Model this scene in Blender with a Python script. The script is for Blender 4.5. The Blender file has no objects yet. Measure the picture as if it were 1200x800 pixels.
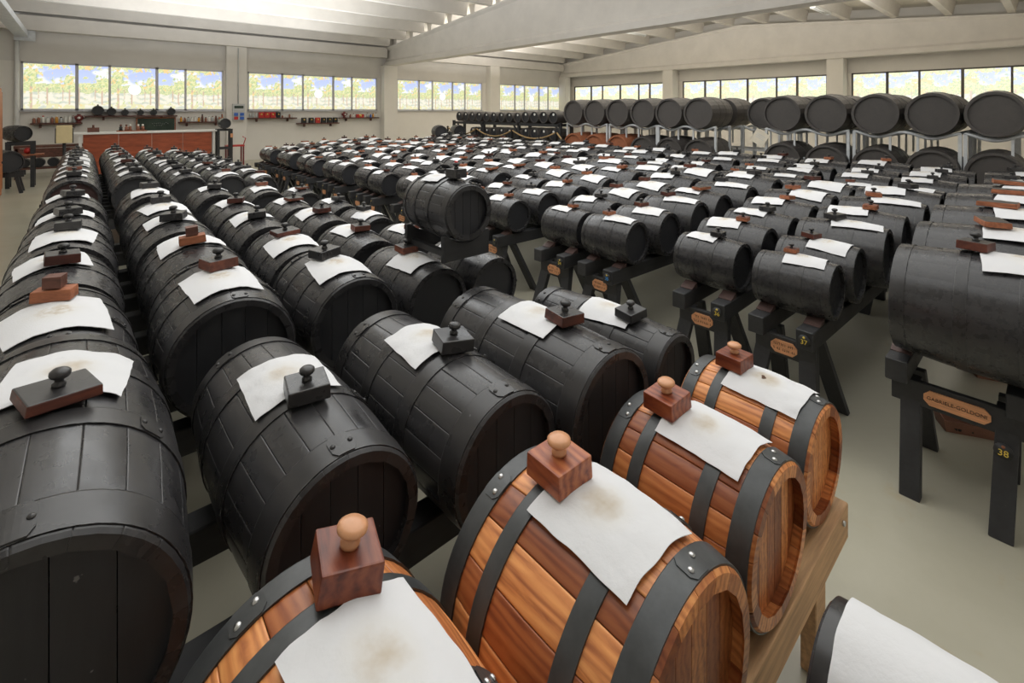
import bpy, bmesh, math, random
import numpy as np
from mathutils import Vector, Matrix, noise

PI = math.pi
R = math.radians
random.seed(7)
S = bpy.context.scene
COL = S.collection

# ------------------------------------------------------------------ camera
HEADING = math.atan(640.0 / 566.0)          # the hall's long axis lies 48.5 degrees right of the view
cam_d = bpy.data.cameras.new('camera')
cam_d.sensor_width = 36.0
cam_d.lens = 566.0 / 1200.0 * 36.0
cam_d.shift_y = -(400.0 - 129.5) / 1200.0    # level camera, rising/falling front
cam_d.clip_start = 0.02
cam = bpy.data.objects.new('camera', cam_d)
COL.objects.link(cam)
cam.location = (0, 0, 1.75)
cam.rotation_euler = (R(90), 0, HEADING - R(90))
S.camera = cam

# ------------------------------------------------------------------ world, light, exposure
S.view_settings.view_transform = 'Standard'
S.view_settings.look = 'None'
S.view_settings.gamma = 1.0
S.view_settings.exposure = 1.0
S.view_settings.use_curve_mapping = False
w = bpy.data.worlds.new('world')
S.world = w
w.use_nodes = True
w.node_tree.nodes['Background'].inputs[0].default_value = (0.75, 0.85, 1.0, 1)
w.node_tree.nodes['Background'].inputs[1].default_value = 0.6

def area(name, loc, size, sizey, power, color, rot=(0, 0, 0)):
    l = bpy.data.lights.new(name, 'AREA')
    l.shape = 'RECTANGLE'; l.size = size; l.size_y = sizey
    l.energy = power; l.color = color
    o = bpy.data.objects.new(name, l); COL.objects.link(o)
    o.location = loc; o.rotation_euler = rot
    return o
WARM = (0.95, 0.98, 1.0)
NEUT = (0.92, 0.96, 1.0)
area('fill_down_near', (3.0, 2.3, 4.45), 6.5, 5.6, 64, NEUT)  # added soft fill above the nearest barrels, no fixture of the hall
area('fill_down_mid', (4.2, 6.6, 4.45), 6.5, 2.4, 62, NEUT)  # second added fill, brightens the middle rows from above the frame
area('fill_up_near_bay', (3.2, 8.6, 3.5), 7.0, 17.0, 395, WARM, (R(180), 0, 0))  # added upward fill that brightens the roof, not a hung lamp
area('fill_up_far_bay', (13.2, 8.6, 3.4), 4.6, 17.0, 470, (1.0, 0.975, 0.93), (R(180), 0, 0))  # same added upward fill for the bay beyond the girder

# ------------------------------------------------------------------ materials
MATS = {}
def nmat(name):
    m = bpy.data.materials.new(name); m.use_nodes = True
    nt = m.node_tree
    b = nt.nodes['Principled BSDF']
    MATS[name] = m
    return m, nt, b
def nd(nt, t, **kw):
    n = nt.nodes.new(t)
    for k, v in kw.items():
        if k.startswith('i_'):
            n.inputs[int(k[2:]) if k[2:].isdigit() else k[2:].replace('_', ' ')].default_value = v
        else: setattr(n, k, v)
    return n
def coords(nt, scale=(1, 1, 1), rnd=True):
    tc = nd(nt, 'ShaderNodeTexCoord')
    mp = nd(nt, 'ShaderNodeMapping'); mp.inputs['Scale'].default_value = scale
    nt.links.new(tc.outputs['Object'], mp.inputs['Vector'])
    if rnd:
        oi = nd(nt, 'ShaderNodeObjectInfo')
        ml = nd(nt, 'ShaderNodeMath', operation='MULTIPLY'); ml.inputs[1].default_value = 37.0
        nt.links.new(oi.outputs['Random'], ml.inputs[0])
        nt.links.new(ml.outputs[0], mp.inputs['Location'])
    return mp
def noise_n(nt, mp, scale, detail=4, rough=.6, dist=0):
    n = nd(nt, 'ShaderNodeTexNoise'); n.inputs['Scale'].default_value = scale
    n.inputs['Detail'].default_value = detail; n.inputs['Roughness'].default_value = rough
    n.inputs['Distortion'].default_value = dist
    nt.links.new(mp.outputs[0], n.inputs['Vector'])
    return n
def ramp(nt, src, stops):
    r = nd(nt, 'ShaderNodeValToRGB')
    cr = r.color_ramp
    while len(cr.elements) < len(stops): cr.elements.new(0.5)
    for e, (p, c) in zip(cr.elements, stops):
        e.position = p; e.color = (*c, 1)
    nt.links.new(src, r.inputs[0])
    return r
def bump(nt, b, src, strength, dist=.01):
    bp = nd(nt, 'ShaderNodeBump'); bp.inputs['Strength'].default_value = strength
    bp.inputs['Distance'].default_value = dist
    nt.links.new(src, bp.inputs['Height']); nt.links.new(bp.outputs[0], b.inputs['Normal'])
def simple(name, col, rough=.6, metal=0, var=.12, nscale=9, stretch=(1, 1, 1), bstr=.1, spec=.5, bdist=.01):
    m, nt, b = nmat(name)
    mp = coords(nt, stretch)
    n = noise_n(nt, mp, nscale)
    c = np.array(col)
    r = ramp(nt, n.outputs['Fac'], [(.3, tuple(c * (1 - var))), (.7, tuple(np.minimum(c * (1 + var), 1)))])
    nt.links.new(r.outputs[0], b.inputs['Base Color'])
    b.inputs['Roughness'].default_value = rough; b.inputs['Metallic'].default_value = metal
    b.inputs['Specular IOR Level'].default_value = spec
    if bstr: bump(nt, b, n.outputs['Fac'], bstr, bdist)
    return m

def black_paint(name, c0, c1, rough, streak=(14, 1.6, 14)):
    m, nt, b = nmat(name)
    mp = coords(nt, streak)
    n = noise_n(nt, mp, 3.0, 6, .65)
    mp2 = coords(nt, (1, 1, 1))
    n2 = noise_n(nt, mp2, 7.0, 4, .6)
    mx = nd(nt, 'ShaderNodeMix', data_type='FLOAT'); mx.inputs[0].default_value = .5
    nt.links.new(n.outputs['Fac'], mx.inputs[2]); nt.links.new(n2.outputs['Fac'], mx.inputs[3])
    oi = nd(nt, 'ShaderNodeObjectInfo')
    r = ramp(nt, mx.outputs[0], [(.3, c0), (.72, c1)])
    hsv = nd(nt, 'ShaderNodeHueSaturation')
    mr = nd(nt, 'ShaderNodeMapRange'); mr.inputs[3].default_value = .92; mr.inputs[4].default_value = 1.10
    nt.links.new(oi.outputs['Random'], mr.inputs[0]); nt.links.new(mr.outputs[0], hsv.inputs['Value'])
    nt.links.new(r.outputs[0], hsv.inputs['Color'])
    # pale dried drips and scuffs
    mp3 = coords(nt, (1, 1, 1)); n3 = noise_n(nt, mp3, 55, 2, .5)
    sp = ramp(nt, n3.outputs['Fac'], [(.76, (0, 0, 0)), (.80, (1, 1, 1))])
    mc = nd(nt, 'ShaderNodeMix', data_type='RGBA'); mc.inputs[7].default_value = (.16, .16, .16, 1)
    nt.links.new(sp.outputs[0], mc.inputs[0]); nt.links.new(hsv.outputs[0], mc.inputs[6])
    nt.links.new(mc.outputs[2], b.inputs['Base Color'])
    rr = nd(nt, 'ShaderNodeMapRange'); rr.inputs[1].default_value = .3; rr.inputs[2].default_value = .7
    rr.inputs[3].default_value = rough - .1; rr.inputs[4].default_value = rough + .12
    nt.links.new(n2.outputs['Fac'], rr.inputs[0]); nt.links.new(rr.outputs[0], b.inputs['Roughness'])
    bump(nt, b, mx.outputs[0], .13, .005)
    return m
black_paint('black_barrel', (.017, .0165, .0178), (.048, .046, .048), .29)
black_paint('black_hoop', (.017, .0162, .017), (.042, .040, .0405), .30, (3, 3, 3))
def edge_wear(name, col=(.17, .17, .175, 1)):
    nt = MATS[name].node_tree; b = nt.nodes['Principled BSDF']
    src = b.inputs['Base Color'].links[0].from_socket
    at = nd(nt, 'ShaderNodeAttribute', attribute_name='wear')
    n = noise_n(nt, coords(nt, (1, 1, 1)), 38, 3, .6)
    mu = nd(nt, 'ShaderNodeMath', operation='MULTIPLY'); nt.links.new(at.outputs['Fac'], mu.inputs[0]); nt.links.new(n.outputs['Fac'], mu.inputs[1])
    rp = ramp(nt, mu.outputs[0], [(.40, (0, 0, 0)), (.62, (1, 1, 1))])
    mc = nd(nt, 'ShaderNodeMix', data_type='RGBA'); mc.inputs[7].default_value = col
    nt.links.new(rp.outputs[0], mc.inputs[0]); nt.links.new(src, mc.inputs[6]); nt.links.new(mc.outputs[2], b.inputs['Base Color'])
edge_wear('black_hoop')
black_paint('black_head', (.013, .0133, .0155), (.030, .0305, .035), .55, (10, 1, 1.2))
black_paint('black_beam', (.015, .015, .0165), (.040, .0395, .041), .62, (2, 14, 14))
black_paint('rack_barrel', (.055, .049, .047), (.085, .076, .070), .5)

def olive_wood(name, pal, grain=(9, 1.1, 9), rough=.38):
    m, nt, b = nmat(name)
    mp = coords(nt, grain)
    n = noise_n(nt, mp, 2.6, 6, .6, 1.2)
    wv = nd(nt, 'ShaderNodeTexWave', wave_type='BANDS', bands_direction='X')
    wv.inputs['Scale'].default_value = 1.1; wv.inputs['Distortion'].default_value = 9.0
    wv.inputs['Detail'].default_value = 3; wv.inputs['Detail Scale'].default_value = 1.2
    nt.links.new(mp.outputs[0], wv.inputs['Vector'])
    mx = nd(nt, 'ShaderNodeMix', data_type='FLOAT'); mx.inputs[0].default_value = .78
    nt.links.new(wv.outputs['Fac'], mx.inputs[2]); nt.links.new(n.outputs['Fac'], mx.inputs[3])
    r = ramp(nt, mx.outputs[0], [(.22, pal[0]), (.45, pal[1]), (.68, pal[2])])
    oi = nd(nt, 'ShaderNodeObjectInfo')
    tint = ramp(nt, oi.outputs['Random'], [(0, (.50, .36, .33)), (.22, (.95, .85, .78)), (.45, (1.35, 1.36, 1.30)), (.68, (.72, .56, .50)), (.85, (1.15, 1.1, 1.0)), (1, (1.5, 1.6, 1.6))])
    tint.color_ramp.interpolation = 'CONSTANT'
    ml = nd(nt, 'ShaderNodeMix', data_type='RGBA', blend_type='MULTIPLY'); ml.inputs[0].default_value = 1
    nt.links.new(r.outputs[0], ml.inputs[6]); nt.links.new(tint.outputs[0], ml.inputs[7])
    nt.links.new(ml.outputs[2], b.inputs['Base Color'])
    b.inputs['Roughness'].default_value = rough
    bump(nt, b, mx.outputs[0], .06, .004)
    return m
olive_wood('olive_stave', [(.25, .070, .027), (.50, .185, .062), (.64, .28, .10)], (15, 1.7, 15))
olive_wood('olive_block', [(.13, .03, .018), (.34, .10, .045), (.50, .19, .08)], (14, 3, 14))
olive_wood('red_wood', [(.06, .02, .014), (.12, .04, .026), (.20, .068, .04)], (1.5, 12, 12), .5)
simple('pale_knob', (.62, .30, .15), .3, var=.12, nscale=20, bstr=.03)
simple('raw_wood', (.55, .33, .17), .7, var=.25, nscale=4, stretch=(1.2, 14, 14), bstr=.15)
simple('orange_wood', (.32, .11, .05), .65, var=.4, nscale=6, stretch=(3, 9, 9), bstr=.2)
simple('brown_wood', (.13, .05, .033), .55, var=.4, nscale=5, stretch=(3, 9, 9), bstr=.15)
simple('wedge_wood', (.075, .042, .036), .6, var=.3, bstr=.1)
simple('plate_wood', (.66, .31, .15), .55, var=.22, nscale=10, stretch=(12, 1, 12), bstr=.08)
simple('ink', (.03, .015, .01), .7, bstr=0)
simple('yellow_print', (.75, .55, .08), .6, bstr=0, var=.05)
simple('blue_print', (.05, .25, .6), .6, bstr=0, var=.05)
simple('steel', (.55, .55, .55), .32, 1, var=.1, bstr=.05)
simple('dark_steel', (.062, .065, .067), .40, .25, var=.3, nscale=12, bstr=.12)
simple('wine_head', (.042, .016, .016), .55, var=.3, bstr=.1)
simple('galvanised', (.62, .64, .66), .45, .25, var=.12, bstr=.05)
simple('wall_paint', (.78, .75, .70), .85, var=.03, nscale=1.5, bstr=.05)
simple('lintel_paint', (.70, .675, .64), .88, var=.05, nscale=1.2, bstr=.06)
simple('concrete', (.70, .665, .62), .85, var=.06, nscale=1.6, bstr=.12)
simple('roof_slab', (.80, .76, .68), .9, var=.05, nscale=1.1, bstr=.08)
simple('window_frame', (.55, .55, .58), .5, .2, var=.05, bstr=0)
simple('dark_frame', (.11, .10, .09), .5, .2, var=.05, bstr=0)
simple('white_laminate', (.78, .77, .75), .4, var=.03, bstr=0)
simple('cherry', (.33, .075, .03), .35, var=.3, nscale=3, stretch=(1, 6, 6), bstr=.03)
simple('cabinet_wood', (.42, .15, .055), .5, var=.25, nscale=4, stretch=(9, 9, 1), bstr=.05)
simple('chalk_board', (.035, .055, .04), .8, var=.3, nscale=4, bstr=0)
simple('shelf_wood', (.10, .035, .025), .5, var=.2, bstr=0)
simple('red_lacquer', (.50, .03, .025), .35, var=.1, bstr=0)
simple('dark_red', (.16, .015, .015), .3, var=.2, bstr=0)
simple('gold', (.70, .48, .14), .4, .6, var=.1, bstr=0)
simple('black_box', (.02, .02, .02), .5, bstr=0)
simple('white_glaze', (.78, .77, .72), .35, var=.05, bstr=0)
simple('amber', (.70, .33, .05), .25, var=.1, bstr=0)
simple('terracotta', (.30, .13, .085), .7, var=.15, bstr=.05)
simple('grey_glass', (.45, .47, .47), .15, var=.1, bstr=0)
simple('blue_plastic', (.04, .13, .5), .4, bstr=0)
simple('grey_plastic', (.55, .56, .56), .5, bstr=0, var=.05)
simple('paper', (.62, .52, .30), .8, var=.06, bstr=.03)
simple('paper_white', (.72, .66, .54), .8, var=.05, bstr=.03)
simple('rope', (.42, .28, .13), .85, var=.3, nscale=60, bstr=.3)
simple('red_knob', (.60, .05, .05), .5, bstr=0)
simple('lamp_white', (.80, .80, .78), .4, var=.03, bstr=0)
simple('brown_card', (.25, .115, .075), .7, var=.15, bstr=.05)
simple('stone_spot', (.02, .02, .02), .8, bstr=0)

# cloth: off-white cotton, vinegar stain near the middle that stays on the cloth
m, nt, b = nmat('cloth')
mp = coords(nt, (1, 1, 1)); n = noise_n(nt, mp, 9, 4, .6)
tc = nd(nt, 'ShaderNodeTexCoord')
at = nd(nt, 'ShaderNodeAttribute', attribute_name='stain')
mul = nd(nt, 'ShaderNodeMath', operation='MULTIPLY'); nt.links.new(n.outputs['Fac'], mul.inputs[0]); nt.links.new(at.outputs['Fac'], mul.inputs[1])
r = ramp(nt, mul.outputs[0], [(.0, (.72, .72, .735)), (.30, (.70, .69, .68)), (.62, (.52, .44, .34))])
mp4 = coords(nt, (1, 1, 1)); n4 = noise_n(nt, mp4, 26, 1, .4)
ms = nd(nt, 'ShaderNodeMath', operation='MULTIPLY'); nt.links.new(n4.outputs['Fac'], ms.inputs[0]); nt.links.new(at.outputs['Fac'], ms.inputs[1])
sp = ramp(nt, ms.outputs[0], [(.66, (0, 0, 0)), (.69, (1, 1, 1))])
mc = nd(nt, 'ShaderNodeMix', data_type='RGBA'); mc.inputs[7].default_value = (.12, .07, .05, 1)
nt.links.new(sp.outputs[0], mc.inputs[0]); nt.links.new(r.outputs[0], mc.inputs[6])
nt.links.new(mc.outputs[2], b.inputs['Base Color']); b.inputs['Roughness'].default_value = .9
b.inputs['Specular IOR Level'].default_value = .1
wv1 = noise_n(nt, coords(nt, (1, 1, 1)), 60, 3, .6)
bump(nt, b, wv1.outputs['Fac'], .25, .004)

# floor: grey-green resin with tan worn stains
m, nt, b = nmat('floor_resin')
mp = coords(nt, (1, 1, 1), False)
n = noise_n(nt, mp, .9, 6, .65); n2 = noise_n(nt, mp, 3.2, 4, .7)
r = ramp(nt, n.outputs['Fac'], [(.3, (.39, .365, .28)), (.6, (.455, .43, .345)), (.75, (.48, .46, .375))])
r2 = ramp(nt, n2.outputs['Fac'], [(.60, (0, 0, 0)), (.74, (1, 1, 1))])
mc = nd(nt, 'ShaderNodeMix', data_type='RGBA'); mc.inputs[7].default_value = (.40, .31, .18, 1)
mf = nd(nt, 'ShaderNodeMath', operation='MULTIPLY'); mf.inputs[1].default_value = .55
nt.links.new(r2.outputs[0], mf.inputs[0]); nt.links.new(mf.outputs[0], mc.inputs[0]); nt.links.new(r.outputs[0], mc.inputs[6])
nt.links.new(mc.outputs[2], b.inputs['Base Color']); b.inputs['Roughness'].default_value = .28
bump(nt, b, n2.outputs['Fac'], .03, .01)

# backlit printed film in the windows: it glows with the daylight behind it
def film(name, strength):
    m, nt, b = nmat(name)
    at = nd(nt, 'ShaderNodeAttribute', attribute_name='print')
    em = nd(nt, 'ShaderNodeEmission'); em.inputs['Strength'].default_value = strength
    nt.links.new(at.outputs['Color'], em.inputs['Color'])
    nt.links.new(em.outputs[0], nt.nodes['Material Output'].inputs['Surface'])
film('film_shade_side', .56)
film('film_sun_side', .64)
def emit(name, col, s):
    m, nt, b = nmat(name)
    b.inputs['Base Color'].default_value = (*col, 1)
    b.inputs['Emission Color'].default_value = (*col, 1); b.inputs['Emission Strength'].default_value = s
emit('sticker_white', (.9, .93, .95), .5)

# ------------------------------------------------------------------ object helpers
def obj(name, mesh, parent=None, loc=(0, 0, 0), rot=None, scale=None, mat=None):
    if mat and not mesh.materials: mesh.materials.append(MATS[mat])
    o = bpy.data.objects.new(name, mesh); COL.objects.link(o)
    o.location = loc
    if rot: o.rotation_euler = rot
    if scale: o.scale = scale if hasattr(scale, '__len__') else (scale,) * 3
    if parent: o.parent = parent
    return o
def thing(name, label, cat, loc=(0, 0, 0), rotz=0, group=None, scale=None):
    o = bpy.data.objects.new(name, None); COL.objects.link(o)
    o.empty_display_size = .1
    o.location = loc; o.rotation_euler = (0, 0, rotz)
    if scale: o.scale = (scale,) * 3
    return tag(o, label, cat, group)
def tag(o, label, cat, group=None):
    o['label'] = label; o['category'] = cat
    if group: o['group'] = group
    return o
def struct(o):
    o['kind'] = 'structure'; return o

class MB:
    """collects verts / faces with a material index, builds one mesh"""
    def __init__(s): s.v = []; s.f = []; s.mi = []; s.mats = []; s.sm = []
    def _m(s, mat):
        if mat not in s.mats: s.mats.append(mat)
        return s.mats.index(mat)
    def add(s, vs, fs, mat, smooth=False):
        k = len(s.v); s.v += [tuple(p) for p in vs]; i = s._m(mat)
        for f in fs: s.f.append([a + k for a in f]); s.mi.append(i); s.sm.append(smooth)
        return s
    def box(s, c, d, mat, rot=None, taper=None):
        hx, hy, hz = d[0] / 2, d[1] / 2, d[2] / 2
        t = taper or 1.0
        vs = [Vector((x * hx * (t if z > 0 else 1), y * hy * (t if z > 0 else 1), z * hz)) for z in (-1, 1) for y in (-1, 1) for x in (-1, 1)]
        if rot is not None: vs = [rot @ v for v in vs]
        vs = [v + Vector(c) for v in vs]
        return s.add(vs, [(0, 2, 3, 1), (4, 5, 7, 6), (0, 1, 5, 4), (2, 6, 7, 3), (0, 4, 6, 2), (1, 3, 7, 5)], mat)
    def bar(s, a, b2, wd, dp, mat, up=(0, 0, 1)):
        a = Vector(a); b2 = Vector(b2); d = (b2 - a).normalized()
        u = Vector(up); x = d.cross(u)
        if x.length < 1e-4: x = d.cross(Vector((1, 0, 0)))
        x.normalize(); y = x.cross(d).normalized()
        vs = [p + x * (sx * wd / 2) + y * (sy * dp / 2) for p in (a, b2) for sx, sy in ((-1, -1), (1, -1), (1, 1), (-1, 1))]
        return s.add(vs, [(3, 2, 1, 0), (4, 5, 6, 7), (0, 1, 5, 4), (1, 2, 6, 5), (2, 3, 7, 6), (3, 0, 4, 7)], mat)
    def lathe(s, prof, mat, n=20, axis='Z', c=(0, 0, 0), smooth=True, cap=True):
        vs = []; fs = []
        for r_, h in prof:
            for i in range(n):
                a = 2 * PI * i / n
                if axis == 'Z': p = (r_ * math.cos(a), r_ * math.sin(a), h)
                elif axis == 'Y': p = (r_ * math.sin(a), h, r_ * math.cos(a))
                else: p = (h, r_ * math.cos(a), r_ * math.sin(a))
                vs.append((p[0] + c[0], p[1] + c[1], p[2] + c[2]))
        for j in range(len(prof) - 1):
            for i in range(n):
                k = (i + 1) % n
                fs.append((j * n + i, j * n + k, (j + 1) * n + k, (j + 1) * n + i))
        if cap:
            fs.append(tuple(range(n))[::-1]); fs.append(tuple((len(prof) - 1) * n + i for i in range(n)))
        return s.add(vs, fs, mat, smooth)
    def tube(s, pts, rad, mat, n=8):
        pts = [Vector(p) for p in pts]; vs = []; fs = []
        for j, p in enumerate(pts):
            d = (pts[min(j + 1, len(pts) - 1)] - pts[max(j - 1, 0)]).normalized()
            u = Vector((0, 0, 1)) if abs(d.z) < .9 else Vector((1, 0, 0))
            x = d.cross(u).normalized(); y = x.cross(d)
            for i in range(n):
                a = 2 * PI * i / n
                vs.append(p + x * (rad * math.cos(a)) + y * (rad * math.sin(a)))
        for j in range(len(pts) - 1):
            for i in range(n):
                k = (i + 1) % n
                fs.append((j * n + i, j * n + k, (j + 1) * n + k, (j + 1) * n + i))
        fs.append(tuple(range(n))[::-1]); fs.append(tuple((len(pts) - 1) * n + i for i in range(n)))
        return s.add(vs, fs, mat, True)
    def sphere(s, c, r_, mat, n=10, squash=1.0):
        prof = [(max(r_ * math.sin(PI * j / 6), .0005), -r_ * squash * math.cos(PI * j / 6)) for j in range(7)]
        return s.lathe(prof, mat, n, 'Z', c)
    def mesh(s, name='mesh', fix=True):
        me = bpy.data.meshes.new(name)
        me.from_pydata(s.v, [], s.f)
        for mt in s.mats: me.materials.append(MATS[mt])
        me.polygons.foreach_set('material_index', s.mi)
        me.polygons.foreach_set('use_smooth', s.sm)
        if fix:
            bm = bmesh.new(); bm.from_mesh(me); bmesh.ops.recalc_face_normals(bm, faces=bm.faces[:]); bm.to_mesh(me); bm.free()
        me.update()
        return me
def bev(me, off=.004, seg=2):
    bm = bmesh.new(); bm.from_mesh(me)
    bmesh.ops.bevel(bm, geom=bm.edges[:], offset=off, segments=seg, profile=.6, affect='EDGES', clamp_overlap=True)
    bm.to_mesh(me); bm.free(); return me
def one(name, mb, label, cat, loc=(0, 0, 0), rot=None, group=None):
    o = obj(name, mb.mesh(name), None, loc, rot)
    return tag(o, label, cat, group)
def text_mesh(txt, size, mat, extrude=.0008):
    cu = bpy.data.curves.new('lettering', 'FONT')
    cu.body = txt; cu.size = size; cu.extrude = extrude; cu.align_x = 'CENTER'; cu.align_y = 'CENTER'
    cu.resolution_u = 3
    tmp = bpy.data.objects.new('tmp_text', cu); COL.objects.link(tmp)
    dg = bpy.context.evaluated_depsgraph_get()
    me = bpy.data.meshes.new_from_object(tmp.evaluated_get(dg))
    bpy.data.objects.remove(tmp); bpy.data.curves.remove(cu)
    me.materials.clear(); me.materials.append(MATS[mat])
    return me
ORD = ['first', 'second', 'third', 'fourth', 'fifth', 'sixth', 'seventh', 'eighth', 'ninth', 'tenth', 'eleventh', 'twelfth',
       'thirteenth', 'fourteenth', 'fifteenth', 'sixteenth', 'seventeenth', 'eighteenth', 'nineteenth', 'twentieth', 'twenty-first', 'twenty-second']

# ------------------------------------------------------------------ setting: the hall
X0, X1, Y0, Y1 = -2.6, 21.1, -1.6, 19.0
SILL, HEAD, EAVE, TOPZ = 1.75, 3.12, 3.96, 4.5
struct(obj('floor', MB().box(((X0 + X1) / 2, (Y0 + Y1) / 2, -.05), (X1 - X0 + .6, Y1 - Y0 + .6, .1), 'floor_resin').mesh()))

RIDGE_Y, RIDGE_Z, ENDZ = 8.8, 5.34, 4.42
def roof_z(y): return RIDGE_Z - (RIDGE_Z - ENDZ) * abs(y - RIDGE_Y) / (Y1 - RIDGE_Y)
for nm, ya, yb in (('ceiling', RIDGE_Y, Y1 + .1), ('ceiling.001', Y0 - .1, RIDGE_Y)):
    mb = MB()
    za, zb = roof_z(ya) + .42, roof_z(yb) + .42
    vs = [(x, y, z + t) for t in (0, .12) for x, y, z in ((X0 - .2, ya, za), (X1 + .2, ya, za), (X1 + .2, yb, zb), (X0 - .2, yb, zb))]
    mb.add(vs, [(0, 1, 2, 3), (7, 6, 5, 4), (0, 4, 5, 1), (1, 5, 6, 2), (2, 6, 7, 3), (3, 7, 4, 0)], 'roof_slab')
    struct(obj(nm, mb.mesh()))
# ribs (tapered concrete joists) spanning between the girders
rib_ys = [Y1 - .28 - i * 1.37 for i in range(15)]
for (xa, xb) in ((X0, 9.6), (9.9, 20.45)):
    for y in rib_ys:
        z = roof_z(y)
        mb = MB(); L = xb - xa
        for t0, t1 in ((0, 1),):
            bw, tw = .085, .17
            vs = []
            for x in (xa, xb):
                vs += [(x, y - bw, z + .0), (x, y + bw, z + .0), (x, y + tw, z + .42), (x, y - tw, z + .42)]
            mb.add(vs, [(0, 1, 2, 3), (7, 6, 5, 4), (0, 4, 5, 1), (1, 5, 6, 2), (2, 6, 7, 3), (3, 7, 4, 0)], 'concrete')
        o = obj('trim_roof_rib', mb.mesh()); struct(o)
# the two double-pitched girders (and the one over the camera's back)
def girder(xc):
    mb = MB(); W = .12; WB = .2
    ys = [Y1 - .02, RIDGE_Y, Y0 + .02]
    prof = [(y, roof_z(y) - .02) for y in ys]
    zb = 3.65
    vs = []
    for s_ in (-1, 1):
        for (y, zt) in prof: vs += [(xc + s_ * WB, y, zb), (xc + s_ * WB, y, zb + .16), (xc + s_ * W, y, zb + .24), (xc + s_ * W, y, zt - .14), (xc + s_ * WB, y, zt - .06), (xc + s_ * WB, y, zt)]
    fs = []
    for s_ in (0, 1):
        o_ = s_ * 18
        for j in range(2):
            for k in range(5):
                fs.append((o_ + j * 6 + k, o_ + j * 6 + k + 1, o_ + (j + 1) * 6 + k + 1, o_ + (j + 1) * 6 + k))
    for j in range(2):
        fs.append((j * 6, (j + 1) * 6, 18 + (j + 1) * 6, 18 + j * 6))
        fs.append((j * 6 + 5, (j + 1) * 6 + 5, 18 + (j + 1) * 6 + 5, 18 + j * 6 + 5))
    for j in (0, 2):
        fs.append(tuple(j * 6 + k for k in range(6)) + tuple(18 + j * 6 + k for k in range(5, -1, -1)))
    mb.add(vs, fs, 'concrete')
    struct(obj('trim_girder', mb.mesh()))
girder(9.75); girder(20.65)
# eaves beam above the left-hand windows
for xa, xb in ((X0, 9.5), (10.0, 20.4)):
    struct(obj('trim_eaves_beam', MB().box(((xa + xb) / 2, Y1 - .2, 4.16), (xb - xa, .36, .40), 'concrete').mesh()))

bays_n = [(-1.33, 3.57), (4.31, 9.22), (10.13, 14.82), (15.93, 20.55)]
bays_e = [(18.45, 12.61), (11.72, 5.79), (5.03, -1.1)]
def wall_pieces(name, along, const, lo, hi, bays, thick=.25, out=1):
    """wall with window openings: sill band, lintel band and piers, each its own box of one wall"""
    mb = MB()
    c = const + out * thick / 2
    def bx(a, b_, z0, z1, mat):
        if b_ - a < .01: return
        if along == 'x': mb.box(((a + b_) / 2, c, (z0 + z1) / 2), (b_ - a, thick, z1 - z0), mat)
        else: mb.box((c, (a + b_) / 2, (z0 + z1) / 2), (thick, b_ - a, z1 - z0), mat)
    bx(lo, hi, 0, SILL, 'wall_paint')
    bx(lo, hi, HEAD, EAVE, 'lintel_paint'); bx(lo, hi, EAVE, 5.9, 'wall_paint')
    e = lo
    for a, b_ in sorted([tuple(sorted(q)) for q in bays]):
        bx(e, a, SILL, HEAD, 'wall_paint'); e = b_
    bx(e, hi, SILL, HEAD, 'wall_paint')
    return struct(obj(name, mb.mesh()))
wall_pieces('wall_north', 'x', Y1, X0 - .25, X1 + .25, bays_n)
wall_pieces('wall_east', 'y', X1, Y0 - .25, Y1, bays_e)
struct(obj('wall_west', MB().box((X0 - .125, (Y0 + Y1) / 2, 2.95), (.25, Y1 - Y0, 5.9), 'wall_paint').mesh()))
struct(obj('wall_south', MB().box(((X0 + X1) / 2, Y0 - .125, 2.95), (X1 - X0 + .5, .25, 5.9), 'wall_paint').mesh()))
# columns
for i, (x, d, wd) in enumerate([(3.94, .16, .62), (9.68, .34, .60), (15.38, .34, .6)]):
    mb = MB().box((x, Y1 - d / 2, EAVE / 2 - .16 if i == 1 else EAVE / 2), (wd, d, 3.65 if i == 1 else EAVE), 'wall_paint')
    struct(obj('trim_column', mb.mesh()))
struct(obj('trim_column', MB().box((20.6, Y1 - .25, 1.825), (.42, .5, 3.65), 'wall_paint').mesh()))
for y in (12.17, 5.41):
    struct(obj('trim_column', MB().box((X1 - .3, y, 1.825), (.55, .52, 3.65), 'wall_paint').mesh()))
struct(obj('trim_corner_pipe', MB().tube([(-1.40, Y1 - .06, 0), (-1.40, Y1 - .06, 3.7)], .05, 'lamp_white').mesh()))

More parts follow.
